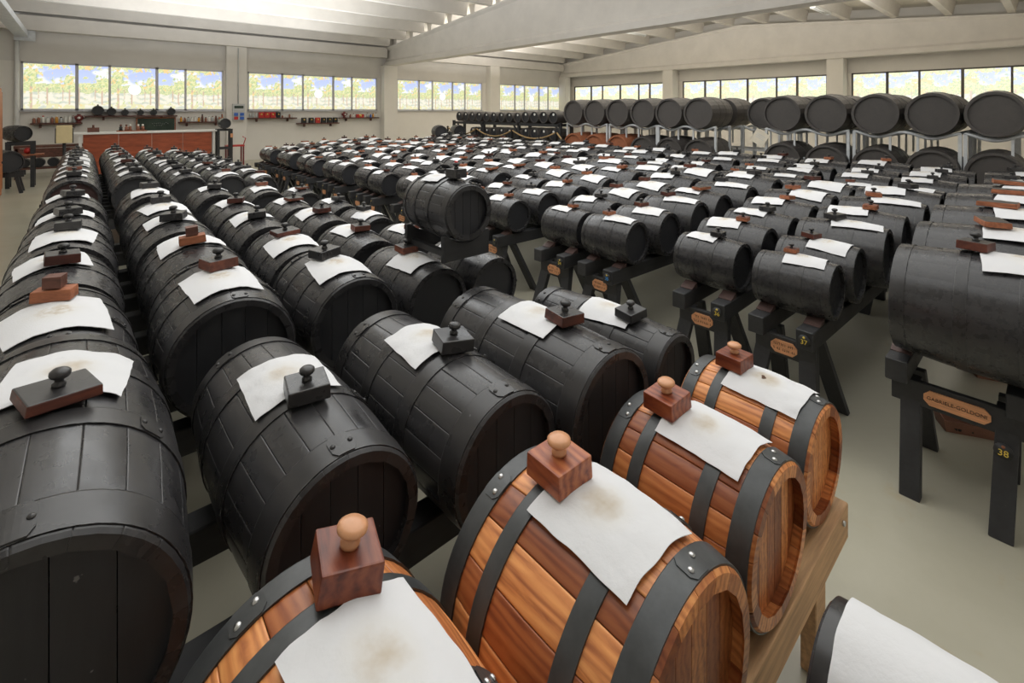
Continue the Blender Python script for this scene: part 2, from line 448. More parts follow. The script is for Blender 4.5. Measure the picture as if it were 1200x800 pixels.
# ---- window film: a printed vineyard, drawn once per pane size into a colour attribute
def vn(x, y, s): return noise.noise(Vector((x, y, s)))
def film_color(u, v, seed, washed):
    # v up, u across
    sky = np.array([.58, .66, .96]) * (v) + np.array([.80, .88, .99]) * (1 - v)
    cl = vn(u * 2.6, v * 4.2, 3.1 + seed) + .5 * vn(u * 7, v * 9, 8 + seed)
    k = min(max((cl + .18 - (v - .62) * 1.1) * 2.6, 0), 1)
    c = sky * (1 - k) + np.array([.97, .98, 1.0]) * k
    hz = .50 + .035 * vn(u * 9, 1.3, seed)
    if v < hz:                                    # ground between the rows
        c = np.array([.93, .90, .78])
        d = (hz - v)
        vx = (u - .55) / (d + .12)
        sh = vn(vx * 2.2, d * 14, 5.0 + seed) + .35 * math.sin(d * 60 + vx)
        if sh > .12: c = np.array([.80, .81, .70]) if sh < .4 else np.array([.70, .73, .64])
        if v < .14 and vn(u * 9, v * 9, seed + 2) > 0: c = np.array([.86, .83, .55])
    # far hedge of vines
    if hz - .12 < v < hz + .07 + .05 * vn(u * 6, 2.2, seed):
        q = vn(u * 22, v * 26, 4 + seed)
        c = np.array([.66, .74, .42]) if q > .1 else (np.array([.84, .84, .52]) if q > -.25 else np.array([.52, .62, .40]))
    # trunks of the near rows
    for tu, tw, tb, tt in ((.17, .022, .02, .55), (.46, .014, .12, .5), (.74, .011, .2, .5), (.86, .013, .13, .5), (.30, .008, .25, .5)):
        if abs(u - tu + .01 * vn(v * 6, tu, 1)) < tw and tb < v < tt: c = np.array([.74, .58, .44])
    # near foliage: two crowns and the overhanging leaves along the top
    fo = 0
    for fu, fv, ru, rv in ((.16, .68, .26, .30), (.88, .58, .22, .22), (.52, .97, .42, .13), (.2, 1.0, .35, .16), (.62, .52, .2, .1)):
        dd = ((u - fu) / ru) ** 2 + ((v - fv) / rv) ** 2
        fo = max(fo, 1.0 - dd)
    q = vn(u * 15, v * 15, 9 + seed) + .6 * vn(u * 34, v * 34, 12 + seed)
    if fo + q * 1.0 > (.30 if washed else .45):
        h = vn(u * 24, v * 24, 20 + seed)
        hh = vn(u * 6, v * 6, 24 + seed)
        c = np.array([.70, .76, .36]) if h > .15 else (np.array([.90, .88, .55]) if h > -.2 else np.array([.56, .68, .40]))
        if hh + .5 * h > .30: c = np.array([.95, .74, .36])
    c = c ** 1.55
    c = c * .66 + .33 if washed else c * .84 + .15  # washed panes: overexposure is put into the print colour as white
    return c
FILM = {}
def film_mesh(wd, ht, u0, u1, seed, mat, washed):
    key = (round(wd, 2), seed, mat)
    if key in FILM: return FILM[key]
    nx, nz = max(int(wd * 58), 30), 66
    vs = [(-wd / 2 + wd * i / nx, 0, ht * j / nz) for j in range(nz + 1) for i in range(nx + 1)]
    fs = [(j * (nx + 1) + i, j * (nx + 1) + i + 1, (j + 1) * (nx + 1) + i + 1, (j + 1) * (nx + 1) + i) for j in range(nz) for i in range(nx)]
    me = bpy.data.meshes.new('pane'); me.from_pydata(vs, [], fs)
    ca = me.color_attributes.new('print', 'FLOAT_COLOR', 'POINT')
    data = np.ones((len(vs), 4))
    for k, p in enumerate(vs):
        data[k, :3] = film_color(u0 + (u1 - u0) * (p[0] / wd + .5), p[2] / ht, seed, washed)
    ca.data.foreach_set('color', data.ravel())
    me.materials.append(MATS[mat])
    FILM[key] = me
    return me
def window(n, a, b_, const, along, fracs, mat, frame, washed, stickers):
    root = bpy.data.objects.new('window_%d' % n, None); COL.objects.link(root); struct(root)
    L = abs(b_ - a)
    if along == 'x': root.location = (a, const, SILL); root.rotation_euler = (0, 0, 0)
    else: root.location = (const, a, SILL); root.rotation_euler = (0, 0, R(-90))   # local +x runs along -Y
    H = HEAD - SILL
    fw = .05
    for nm, c, d in (('frame_rail', (L / 2, .04, fw / 2), (L, .09, fw)), ('frame_rail', (L / 2, .04, H - fw / 2), (L, .09, fw)),
                     ('frame_stile', (fw / 2, .04, H / 2), (fw, .09, H)), ('frame_stile', (L - fw / 2, .04, H / 2), (fw, .09, H))):
        obj(nm, MB().box(c, d, frame).mesh(), root)
    obj('sill', MB().box((L / 2, -.02, -.015), (L + .06, .14, .03), frame).mesh(), root)
    x = 0; tot = sum(fracs)
    for i, f in enumerate(fracs):
        wd = L * f / tot
        if i: obj('mullion', MB().box((x, .035, H / 2), (.075 if i % 2 else .055, .08, H), frame).mesh(), root)
        wide = f > .9
        me = film_mesh(round(wd, 1), H, 0.0 if wide else .42, 1.0, (1 if wide else 2) + (5 if washed else 0), mat, washed)
        p = obj('pane', me, root, (x + wd / 2, .055, 0), None, (wd / round(wd, 1), 1, 1))
        if i in stickers:
            obj('round_sticker', MB().lathe([(.16, -.004), (.16, .004)], 'sticker_white', 28, 'Y').mesh(), root, (x + wd / 2 + .02, .045, H * .47))
        x += wd
FR = [1.08, .69, 1.08, .71, 1.02]
for i, (a, b_) in enumerate(bays_n):
    window(i + 1, a, b_, Y1, 'x', FR, 'film_shade_side', 'window_frame', False, (2,))
window(5, 18.45, 12.61, X1, 'y', [1.25, .79, 1.18, 1.15, .65, .9], 'film_sun_side', 'dark_frame', True, ())
window(6, 11.72, 5.79, X1, 'y', [1.09, .71, 1.17, 1.15, .76, 1.05], 'film_sun_side', 'dark_frame', True, ())
window(7, 5.03, -1.1, X1, 'y', [1.04, .86, 1.06, 1.09, .9, 1.1], 'film_sun_side', 'dark_frame', True, ())
# ------------------------------------------------------------------ barrels
def prof_r(y, L, rh, rb): return rh + (rb - rh) * (1 - (2 * y / L) ** 2)
NST = 20
def stave_mesh(L, rh, rb, th, n, mat):
    h = PI / n - (.0007 if mat == 'olive_stave' else .0002) / rb
    ch = .007
    ys = [-L / 2, -L / 2 + ch] + [L * (-.5 + i / 8) for i in range(1, 8)] + [L / 2 - ch, L / 2]
    vs = []; fs = []
    for y in ys:
        r_ = prof_r(y, L, rh, rb) - (ch * .7 if abs(y) > L / 2 - 1e-6 else 0)
        e = .003 / rb; bv = .0010 if mat == 'olive_stave' else .0003
        for a, rr in ((-h, r_ - bv), (-h + e, r_), (0, r_), (h - e, r_), (h, r_ - bv), (h, r_ - th), (-h, r_ - th)):
            vs.append((rr * math.sin(a), y, rr * math.cos(a)))
    m_ = 7
    for j in range(len(ys) - 1):
        for k in range(m_):
            fs.append((j * m_ + k, j * m_ + (k + 1) % m_, (j + 1) * m_ + (k + 1) % m_, (j + 1) * m_ + k))
    fs.append(tuple(range(m_))[::-1]); fs.append(tuple((len(ys) - 1) * m_ + k for k in range(m_)))
    mb = MB(); mb.add(vs, fs, mat, False)
    me = mb.mesh('stave')
    for p in me.polygons:
        c = p.center; rr = math.hypot(c.x, c.z)
        if abs(p.normal.y) < .5 and rr > prof_r(c.y, L, rh, rb) - .0045: p.use_smooth = True
    return me
def hoop_mesh(ya, yb, L, rh, rb, mat, t=.0035, n=56):
    prof = []
    us = (0, .05, .35, .65, .95, 1)
    for u in us:
        y = ya + (yb - ya) * u; prof.append((prof_r(y, L, rh, rb) + t, y))
    inner = [(r_ - t - .001, y) for r_, y in prof[::-1]]
    mb = MB(); ring = prof + inner + [prof[0]]
    mb.lathe(ring, mat, n, 'Y', cap=False)
    me = mb.mesh('hoop')
    at = me.attributes.new('wear', 'FLOAT', 'POINT')
    at.data.foreach_set('value', [1.0 if (j % len(ring)) in (0, 5, len(ring) - 1) else 0.0 for j in range(len(ring)) for i in range(n)])
    return me
def board_meshes(ri, th, nb, mat, depth_y):
    """head planks: a disc cut into upright boards"""
    out = []
    edges = [-ri + 2 * ri * i / nb for i in range(nb + 1)]
    for i in range(nb):
        a, b_ = edges[i] + .0009, edges[i + 1] - .0009
        xs = [a + (b_ - a) * q / 5 for q in range(6)]
        top = [(x, math.sqrt(max(ri * ri - x * x, 0))) for x in xs]
        loop = top + [(x, -z) for x, z in top[::-1]]
        k = len(loop)
        vs = [(x, depth_y - th / 2, z) for x, z in loop] + [(x, depth_y + th / 2, z) for x, z in loop]
        fs = [tuple(range(k)), tuple(range(2 * k - 1, k - 1, -1))] + [(q, (q + 1) % k, k + (q + 1) % k, k + q) for q in range(k)]
        out.append(MB().add(vs, fs, mat).mesh('head_board'))
    return out
RIVET = {}
def rivet(mat):
    if mat not in RIVET:
        RIVET[mat] = MB().lathe([(.0075, -.001), (.0072, .0015), (.0048, .0040), (.0005, .0050)], mat, 10, 'Z').mesh('rivet')
    return RIVET[mat]
def near_barrel(label, loc, L, rh, rb, rotz=0, wood=False, group=None, boards=6, plate_ang=(.12, 2.9)):
    t = thing('barrel', label, 'barrel', loc, rotz, group)
    th = .026 if wood else .022
    sm = stave_mesh(L, rh, rb, th, NST, 'olive_stave' if wood else 'black_barrel')
    for i in range(NST):
        obj('stave', sm, t, (0, 0, 0), (0, 2 * PI * (i + random.choice((.0, .0)) + .5) / NST, 0))
    hd = .032 if wood else .03
    for side in (-1, 1):
        for me in board_meshes(rh - th + .003, .012, boards, 'olive_stave' if wood else 'black_head', side * (L / 2 - hd)):
            obj('head_board', me, t)
    if wood: bands = [(-.483, -.375), (-.255, -.17), (.17, .255), (.375, .483)]
    else: bands = [(-.487, -.40), (-.17, -.10), (.13, .195), (.41, .487)]
    hm = 'dark_steel' if wood else 'black_hoop'
    for k, (a, b_) in enumerate(bands):
        h = obj('hoop', hoop_mesh(a * L, b_ * L, L, rh, rb, hm, .004 if wood else .003), t)
        # overlapping end of the strap with its two rivets
        ang = plate_ang[0] if k in (0, 2) else plate_ang[0] - .55
        if k == 1: ang = .85
        if k == 2: ang = 2.5
        ya, yb = a * L, b_ * L; ym = (ya + yb) / 2
        dang = .030 / rb
        vs = []; n_ = 6
        for lay in (.0034, .0058):
            for yy in (ya + .001, yb - .001):
                for q in range(n_ + 1):
                    aa = ang - dang + 2 * dang * q / n_
                    if q in (0, n_): y2 = ym + (yy - ym) * .55
                    else: y2 = yy
                    rr = prof_r(y2, L, rh, rb) + lay
                    vs.append((rr * math.sin(aa), y2, rr * math.cos(aa)))
        m_ = n_ + 1; fs = []
        for q in range(n_):
            fs.append((q, q + 1, m_ + q + 1, m_ + q)); fs.append((2 * m_ + q, 3 * m_ + q, 3 * m_ + q + 1, 2 * m_ + q + 1))
            fs.append((q, 2 * m_ + q, 2 * m_ + q + 1, q + 1)); fs.append((m_ + q, m_ + q + 1, 3 * m_ + q + 1, 3 * m_ + q))
        fs.append((0, m_, 3 * m_, 2 * m_)); fs.append((n_, 2 * m_ + n_, 3 * m_ + n_, m_ + n_))
        obj('strap_end', MB().add(vs, fs, hm).mesh('strap_end'), h)
        for s_ in (-1, 1):
            aa = ang + s_ * (.016 / rb) if wood else ang + s_ * .022 / rb
            yy = ym + (.0 if not wood else s_ * .007)
            rr = prof_r(yy, L, rh, rb) + .0056
            obj('rivet', rivet('steel' if wood else 'black_hoop'), h, (rr * math.sin(aa), yy, rr * math.cos(aa)), (0, aa, 0), .85)
    return t

# --- lighter barrels on unit radius (belly radius 1), three aspects
MID = {}; FAR = {}
RATIO = .91
def mid_meshes(asp):
    if asp in MID: return MID[asp]
    L = asp; rh, rb = RATIO, 1.0
    n = 20; vs = []; fs = []
    ys = [L * (-.5 + i / 8) for i in range(9)]
    per = n * 3
    for y in ys:
        r_ = prof_r(y, L, rh, rb)
        for i in range(n):
            for q, rr in ((-.5, r_ - .003), (-.46, r_), (.46, r_)):
                a = 2 * PI * (i + q) / n; vs.append((rr * math.sin(a), y, rr * math.cos(a)))
    for j in range(8):
        for i in range(per):
            k = (i + 1) % per
            fs.append((j * per + i, j * per + k, (j + 1) * per + k, (j + 1) * per + i))
    mb = MB(); mb.add(vs, fs, 'black_barrel', True)
    for s_ in (-1, 1):
        mb.lathe([(rh - .01, s_ * L / 2), (rh - .12, s_ * L / 2), (rh - .12, s_ * (L / 2 - .16))], 'black_barrel', 40, 'Y', smooth=False, cap=False)
    body = mb.mesh('body')
    hoops = [hoop_mesh(a * L, b_ * L, L, rh, rb, 'black_hoop', .009, 40) for a, b_ in ((-.497, -.41), (-.17, -.10), (.12, .18), (.42, .497))]
    heads = [MB().lathe([(rh - .1, s_ * (L / 2 - .17)), (rh - .1, s_ * (L / 2 - .11))], 'black_head', 32, 'Y', smooth=False).mesh('head') for s_ in (-1, 1)]
    # rivet pairs on the hoops
    MID[asp] = (body, hoops, heads); return MID[asp]
def far_mesh(asp, mat='black_barrel', dot=False, head='black_head', hoopmat='black_hoop'):
    key = (asp, mat, dot, head)
    if key in FAR: return FAR[key]
    L = asp; rh, rb = RATIO, 1.0
    prof = []
    mats = []
    for a, b_, hp in ((-.5, -.41, 1), (-.41, -.17, 0), (-.17, -.10, 1), (-.10, .10, 0), (.10, .17, 1), (.17, .41, 0), (.41, .5, 1)):
        for u in (a, (a + b_) / 2, b_): prof.append((prof_r(u * L, L, rh, rb) + (.010 if hp else 0), u * L))
    prof = [(rh - .10, -L / 2 + .14), (rh - .10, -L / 2)] + prof + [(rh - .10, L / 2), (rh - .10, L / 2 - .14)]
    mb = MB(); mb.lathe(prof, mat, 24, 'Y', smooth=False, cap=False)
    for s_ in (-1, 1):
        mb.lathe([(rh - .09, s_ * (L / 2 - .15)), (rh - .09, s_ * (L / 2 - .12))], head, 24, 'Y', smooth=False)
    if dot: mb.lathe([(.20, -L / 2 + .09), (.20, -L / 2 + .125)], 'white_glaze', 14, 'Y', (0, 0, rh * .5), smooth=False)
    FAR[key] = mb.mesh('barrel'); return FAR[key]
def mid_barrel(label, loc, rb, asp, rotz=0, group=None, spin=0):
    t = thing('barrel', label, 'barrel', loc, rotz, group, rb)
    body, hoops, heads = mid_meshes(asp)
    obj('body', body, t, rot=(0, spin, 0))
    for h in hoops: obj('hoop', h, t)
    for h in heads: obj('head', h, t, rot=(0, spin, 0))
    return t

# --- cloths
def cloth_mesh(rb, L, rh, wd, ht, yoff, phi, skew, seed, nx=20, ny=22, thick=.0011, wr=.0024, clean=False):
    vs = []; st = []
    def pt(s_, t_, lay):
        ed = 1 + .03 * noise.noise(Vector((t_ * 2.3, s_ * .3, seed))) ; ed2 = 1 + .035 * noise.noise(Vector((s_ * 2.1, t_ * .3, seed + 5)))
        p = s_ * wd / 2 * ed; q = t_ * ht / 2 * ed2
        p, q = p * math.cos(skew) - q * math.sin(skew), p * math.sin(skew) + q * math.cos(skew)
        y = q + yoff
        wrk = wr * (noise.noise(Vector((s_ * 2.2, t_ * 2.2, seed))) + .6 * noise.noise(Vector((s_ * 5, t_ * 2.5, seed + 9)))) + wr
        hem = .0013 if max(abs(s_), abs(t_)) > .80 else 0
        edge = max(abs(s_), abs(t_)) ** 6
        rr = prof_r(y, L, rh, rb) + (.0046 + .018 * (rb if rb > .9 else 0)) + max(wrk, 0) * (1 + .5 * edge) + hem * (rb if rb > .9 else 1) + lay
        a = p / rb + phi
        return (rr * math.sin(a), y, rr * math.cos(a))
    for lay in (thick, 0):
        for j in range(ny + 1):
            for i in range(nx + 1):
                s_, t_ = -1 + 2 * i / nx, -1 + 2 * j / ny
                vs.append(pt(s_, t_, lay)); st.append(max(0, 1 - ((s_ / .62) ** 2 + ((t_ - .15) / .62) ** 2)))
    m_ = nx + 1; tot = m_ * (ny + 1); fs = []
    for j in range(ny):
        for i in range(nx):
            a = j * m_ + i
            fs.append((a, a + 1, a + m_ + 1, a + m_)); fs.append((tot + a + m_, tot + a + m_ + 1, tot + a + 1, tot + a))
    rim = [i for i in range(m_)] + [j * m_ + nx for j in range(1, ny + 1)] + [ny * m_ + i for i in range(nx - 1, -1, -1)] + [j * m_ for j in range(ny - 1, 0, -1)]
    mb = MB().add(vs, fs, 'cloth', True)
    nr = len(rim)
    mb.add([vs[a] for a in rim] + [vs[tot + a] for a in rim], [(k, nr + k, nr + (k + 1) % nr, (k + 1) % nr) for k in range(nr)], 'cloth', False)
    st += [0.0] * (2 * nr)
    me = mb.mesh('cloth', False)
    if clean: st = [0.0] * len(st)
    at = me.attributes.new('stain', 'FLOAT', 'POINT'); at.data.foreach_set('value', st)
    return me
CLU = {}
def unit_cloth(asp, side, var):
    key = (asp, side, var)
    if key not in CLU:
        rnd = random.Random(int(asp * 100 + side * 7 + var * 31))
        CLU[key] = cloth_mesh(1.0, asp, RATIO, rnd.uniform(1.05, 1.28), rnd.uniform(1.18, 1.42), side * rnd.uniform(.28, .42), rnd.uniform(-.12, .12), rnd.uniform(-.12, .12), var * 3.7 + asp, 8, 9, .008, .012)
    return CLU[key]
# --- stoppers: a block of wood with a turned knob
KNOB = [(.0005, 0), (.0125, 0), (.0130, .005), (.0085, .009), (.0085, .014), (.0170, .0185), (.0195, .023), (.0190, .029), (.0140, .0335), (.0060, .0355), (.0005, .036)]
KNOBW = [(.0005, 0), (.0150, 0), (.0160, .006), (.0110, .011), (.0105, .016), (.0200, .020), (.0245, .0245), (.0245, .030), (.0190, .0345), (.0080, .0365), (.0005, .037)]
def block_mesh(wx, wy, h, top, side):
    mb = MB().box((0, 0, h / 2), (wx, wy, h), side, taper=.97)
    me = bev(mb.mesh('block', True), .0035, 2)
    if top != side:
        me.materials.append(MATS[top])
        for p in me.polygons:
            if p.normal.z > .5: p.material_index = 1
    return me
BLK = {}
def stopper_meshes(kind):
    if kind in BLK: return BLK[kind]
    if kind == 'olive': b_, k_ = block_mesh(.098, .098, .048, 'olive_block', 'olive_block'), MB().lathe(KNOBW, 'pale_knob', 20).mesh('knob')
    elif kind == 'black': b_, k_ = block_mesh(.105, .10, .038, 'black_hoop', 'black_hoop'), MB().lathe(KNOB, 'black_hoop', 16).mesh('knob')
    elif kind == 'red': b_, k_ = block_mesh(.105, .10, .036, 'black_hoop', 'red_wood'), MB().lathe(KNOB, 'black_hoop', 16).mesh('knob')
    elif kind == 'raw': b_, k_ = block_mesh(.10, .09, .032, 'red_wood', 'orange_wood'), MB().lathe(KNOB, 'black_hoop', 14).mesh('knob')
    elif kind == 'plank': b_, k_ = block_mesh(.13, .115, .024, 'black_hoop', 'red_wood'), MB().lathe([(r_, h_ * 1.1) for r_, h_ in KNOB], 'black_hoop', 16).mesh('knob')
    elif kind == 'slab': b_, k_ = block_mesh(.17, .10, .028, 'black_hoop', 'orange_wood'), None
    elif kind == 'brick': b_, k_ = block_mesh(.10, .06, .034, 'orange_wood', 'orange_wood'), MB().box((0, .0, .022), (.045, .045, .035), 'brown_wood').mesh('knob')
    elif kind == 'redtop': b_, k_ = block_mesh(.085, .085, .05, 'black_hoop', 'black_hoop'), MB().lathe(KNOB, 'black_hoop', 16).lathe([(.012, .033), (.011, .040), (.0005, .0435)], 'red_knob', 14).mesh('knob')
    BLK[kind] = (b_, k_); return BLK[kind]
KTXT = {'olive': 'reddish olive-wood stopper with pale knob', 'black': 'black knobbed stopper', 'red': 'dark red-sided knobbed stopper',
        'raw': 'orange-sided stopper with dark knob', 'slab': 'flat slab stopper with orange edge', 'brick': 'orange stopper with square brown knob',
        'plank': 'thin square stopper with round knob', 'redtop': 'black stopper with red-tipped knob'}
HGT = {'plank': .024, 'olive': .048, 'black': .038, 'red': .036, 'raw': .032, 'slab': .028, 'brick': .034, 'redtop': .05}
def stopper(label, kind, loc, rotz, tilt=(0, 0), scale=1.0, group=None):
    t = thing('stopper', label, 'stopper', loc, rotz, group, scale)
    t.rotation_euler = (tilt[0], tilt[1], rotz)
    b_, k_ = stopper_meshes(kind)
    obj('block', b_, t)
    if k_: obj('knob', k_, t, (0, 0, HGT[kind]))
    return t

# --- trestles
LET = {}
def trestle(label, loc, length, half, ztop, group, near=False, plate=None, number=None, bare=False, rotz=0, tagpos='rail', legy=None):
    t = thing('trestle', label, 'trestle', (loc[0], loc[1], 0), rotz, group)
    def shared(key, fn):
        k = (key, round(length, 2), round(half, 3), round(ztop, 3))
        if k not in LET: LET[k] = fn()
        return LET[k]
    rail = shared('rail', lambda: bev(MB().box((length / 2, 0, ztop - .05), (length, .085, .10), 'black_beam').mesh('rail'), .004, 1))
    for s_ in (-1, 1): obj('rail', rail, t, (0, s_ * half, 0))
    zt = ztop - .10
    xs = [.03, length - .60]
    ln = {}
    for s_ in (-1, 1):
        for dirx, key in ((-1, 'a'), (1, 'b')):
            def mk(s_=s_, dirx=dirx):
                xa = .14 + .05 * dirx; xb = .19 + .24 * dirx
                ly = legy or half
                mb = MB().bar((xa, s_ * (ly - .02 if legy is None else ly + .012), zt), (xb, s_ * (ly + (.035 if legy is None else -.005)), 0.0), .075 if legy else .085, .05, 'black_beam', (1, 0, .3))
                me = mb.mesh('leg')
                for v in me.vertices:
                    if v.co.z < .12: v.co.z = 0.0
                    elif v.co.z > zt - .1: v.co.z = zt
                return bev(me, .003, 1)
            lm = shared('leg%d%d' % (s_, dirx), mk)
            for x in xs: obj('leg', lm, t, (x, 0, 0))
    cb = shared('cross', lambda: bev(MB().box((.085, 0, zt - .055), (.03, 2 * half + .06, .11), 'black_beam').mesh('cross_board'), .003, 1))
    obj('cross_board', cb, t); obj('cross_board', cb, t, (length - .38, 0, 0))
    if not bare:
        for s_ in (-1, 1):
            wm = shared('wedge', lambda: MB().add([(0, -.04, 0), (.075, -.04, 0), (.075, .04, 0), (0, .04, 0), (0, -.04, .004), (.075, -.04, .032), (.075, .04, .032), (0, .04, .004)],
                                                 [(0, 3, 2, 1), (4, 5, 6, 7), (0, 1, 5, 4), (1, 2, 6, 5), (2, 3, 7, 6), (3, 0, 4, 7)], 'wedge_wood').mesh('wedge'))
            obj('wedge', wm, t, (.10, s_ * half, ztop), (0, 0, PI) if s_ > 5 else None)
    if plate is not None:
        pw, ph = plate[1], plate[2]
        def mkp():
            c = ph * .32
            lp = [(-pw / 2 + c, -ph / 2), (pw / 2 - c, -ph / 2), (pw / 2, -ph / 2 + c), (pw / 2, ph / 2 - c), (pw / 2 - c, ph / 2), (-pw / 2 + c, ph / 2), (-pw / 2, ph / 2 - c), (-pw / 2, -ph / 2 + c)]
            k = 8
            vs = [(0, y, z) for y, z in lp] + [(-.008, y, z) for y, z in lp]
            return MB().add(vs, [tuple(range(8)), tuple(range(15, 7, -1))] + [(q, (q + 1) % k, k + (q + 1) % k, k + q) for q in range(k)], 'plate_wood').mesh('name_plate')
        pl = obj('name_plate', shared('plate%.2f' % pw, mkp), t, (.069, 0, zt - .055), None)
        if plate[0]:
            obj('lettering', text_mesh(plate[0], plate[3], 'ink'), pl, (-.0085, 0, 0), (R(90), 0, R(-90)))
        elif near:
            mb = MB(); rr = random.Random(int(loc[1] * 100))
            for row in (.015, -.012):
                y = -.055
                while y < .055:
                    wv = rr.uniform(.003, .007)
                    if rr.random() > .2:
                        mb.box((-.0088, y, row), (.001, .0022, .014), 'ink')
                        if rr.random() > .4: mb.box((-.0088, y + .003, row + rr.choice((-.005, 0, .005))), (.001, .005, .002), 'ink')
                    y += .0095
            obj('lettering', mb.mesh('lettering'), pl)
    if number is not None:
        if tagpos == 'rail': p, rt = (-.004, -half, ztop - .05), None
        else: p, rt = (.008, -legy, .345), (0, R(9), 0)
        tg = obj('number_tag', shared('tag', lambda: MB().lathe([(.030, -.003), (.030, .003)], 'black_box', 20, 'X').mesh('number_tag')), t, p, rt)
        if number: obj('number', text_mesh(number, .034, 'yellow_print' if number != '35' else 'blue_print'), tg, (-.0036, 0, -.008 if len(number) < 3 else 0), (R(90), 0, R(-90)))
        obj('tag_dot', MB().lathe([(.006, -.002), (.006, .001)], 'yellow_print' if tagpos == 'rail' else 'orange_wood', 10, 'X').mesh('tag_dot'), tg, (-.003, 0, .017))
    return t

RAILZ = .59
def contact(rh, rb, L, half):
    return prof_r(min(half, L * .42), L, rh, rb)

# ---- foreground row of the left block, and the four olive-wood barrels before it
GB = 'black barrels'; GC = 'white cloths on barrels'; GS = 'barrel stoppers'
F = [('largest black barrel, at the left edge of the nearest black row', -.078, 1.516, .919, .233, 1.12, -1.1),
     ('black barrel second from the left in the nearest black row', .441, 1.442, .761, .181, 1.12, 1.0),
     ('black barrel third from the left in the nearest black row', .870, 1.374, .761, .183, 1.06, 1.0),
     ('black barrel fourth from the left in the nearest black row', 1.268, 1.311, .756, .190, 1.06, -.5),
     ('smallest black barrel, at the right end of the nearest black row', 1.708, 1.318, .691, .141, 1.10, 0)]
FST = [('plank', (.032, -.045), 16, 1.0), ('black', (.002, -.115), -10, 1.0), ('black', (.028, -.065), -14, 1.05), ('red', (.022, -.135), -6, 1.0), ('black', (-.02, -.15), -8, .92)]
FCL = [(.25, .26, .105, .17, -.16), (.22, .235, .02, -.02, -.05), (.235, .225, .045, .08, -.06), (.225, .235, -.03, .06, .02), (.20, .235, -.04, -.02, .12)]
NAMES5 = ['leftmost', 'second', 'third', 'fourth', 'rightmost']
for i, (lab, x, y, L, rh, ra, yaw) in enumerate(F):
    rb = rh * ra; zc = RAILZ + contact(rh, rb, L, .2)
    near_barrel(lab, (x, y, zc), L, rh, rb, R(yaw), False, 'nearest row of black barrels', 5, ((.0, 2.9)))
    wd, ht, yo, ph, sk = FCL[i]
    o = obj('cloth', cloth_mesh(rb, L, rh, wd, ht, yo, ph, sk, 11 + i * 3), None, (x, y, zc), (0, 0, R(yaw)))
    tag(o, 'white cloth on the %s barrel of the nearest black row' % NAMES5[i], 'cloth', 'cloths of the nearest black row')
    k, (dx, dy), rz, sc = FST[i]
    stopper('%s on the %s barrel of the nearest black row' % (KTXT[k], NAMES5[i]), k, (x + dx, y + dy, zc + prof_r(dy, L, rh, rb) + .0085), R(rz), (R(2), R(dx / rb * 40)), sc, 'stoppers of the nearest black row')
trestle('black trestle under the nearest row of black barrels', (-.42, 1.42), 2.42, .20, RAILZ, 'trestles of the left block', bare=True)

WZ = .51
Wd = [('largest olive-wood barrel, cut by the bottom edge of the picture', .28, .665, .46, .214, 1.10, 0),
      ('olive-wood barrel second from the left, with dark steel hoops', .757, .614, .44, .215, 1.10, 1.0),
      ('olive-wood barrel third from the left, with dark steel hoops', 1.268, .655, .424, .178, 1.12, -.5),
      ('smallest olive-wood barrel, at the right end of its stand', 1.674, .666, .404, .166, 1.11, -.6)]
WST = [((.045, .125), -14, 1.04), ((-.005, .085), -2, 1.02), ((-.02, .085), -4, .98), ((0, .072), -4, .92)]
WCL = [(.215, .25, -.045, .17, .08), (.215, .235, -.035, .02, -.03), (.205, .225, -.04, -.02, -.02), (.20, .225, -.045, -.03, -.02)]
NM = ['largest', 'second', 'third', 'smallest']
for i, (lab, x, y, L, rh, ra, yaw) in enumerate(Wd):
    rb = rh * ra; zc = WZ + contact(rh, rb, L, .155)
    near_barrel(lab, (x, y, zc), L, rh, rb, R(yaw), True, 'olive-wood barrels', 7, (.16, 2.9))
    wd, ht, yo, ph, sk = WCL[i]
    o = obj('cloth', cloth_mesh(rb, L, rh, wd, ht, yo, ph, sk, 41 + i * 3), None, (x, y, zc), (0, 0, R(yaw)))
    tag(o, 'white stained cloth on the %s olive-wood barrel%s' % (NM[i], '' if i in (0, 3) else ' from the left'), 'cloth', 'cloths on the olive-wood barrels')
    (dx, dy), rz, sc = WST[i]
    stopper('%s on the %s olive-wood barrel%s' % (KTXT['olive'], NM[i], '' if i in (0, 3) else ' from the left'), 'olive', (x + dx, y + dy, zc + prof_r(dy, L, rh, rb) + .008), R(rz), (0, R(dx / rb * 50)), sc, 'stoppers of the olive-wood barrels')
t = thing('barrel_stand', 'raw pale wooden stand under the olive-wood barrels', 'stand', (-.05, .62, 0))
for s_ in (-1, 1):
    obj('rail', bev(MB().box((.93, s_ * .155, WZ - .055), (1.86, .05, .11), 'raw_wood').mesh('rail'), .003, 1), t)
    for x in (.08, 1.78): obj('leg', bev(MB().box((x, s_ * .105, WZ / 2 - .03), (.09, .045, WZ - .06), 'raw_wood').mesh('leg'), .003, 1), t)
    for x in (.0,): pass
for x in (.16, 1.70): obj('cross_bar', MB().box((x, 0, WZ - .17), (.04, .20, .08), 'raw_wood').mesh('cross_bar'), t)
for s_ in (0,):
    obj('bolt', MB().lathe([(.008, -.004), (.008, .004)], 'steel', 10, 'Y').mesh('bolt'), t, (1.80, -.183, WZ - .03))

# ---- lists of the repeated barrels:  (block, row, place, x, y, rb, asp, side, kind, railz)
SPEC = []
def kind_pick(rr, pool): return rr.choice(pool)
rr = random.Random(21)
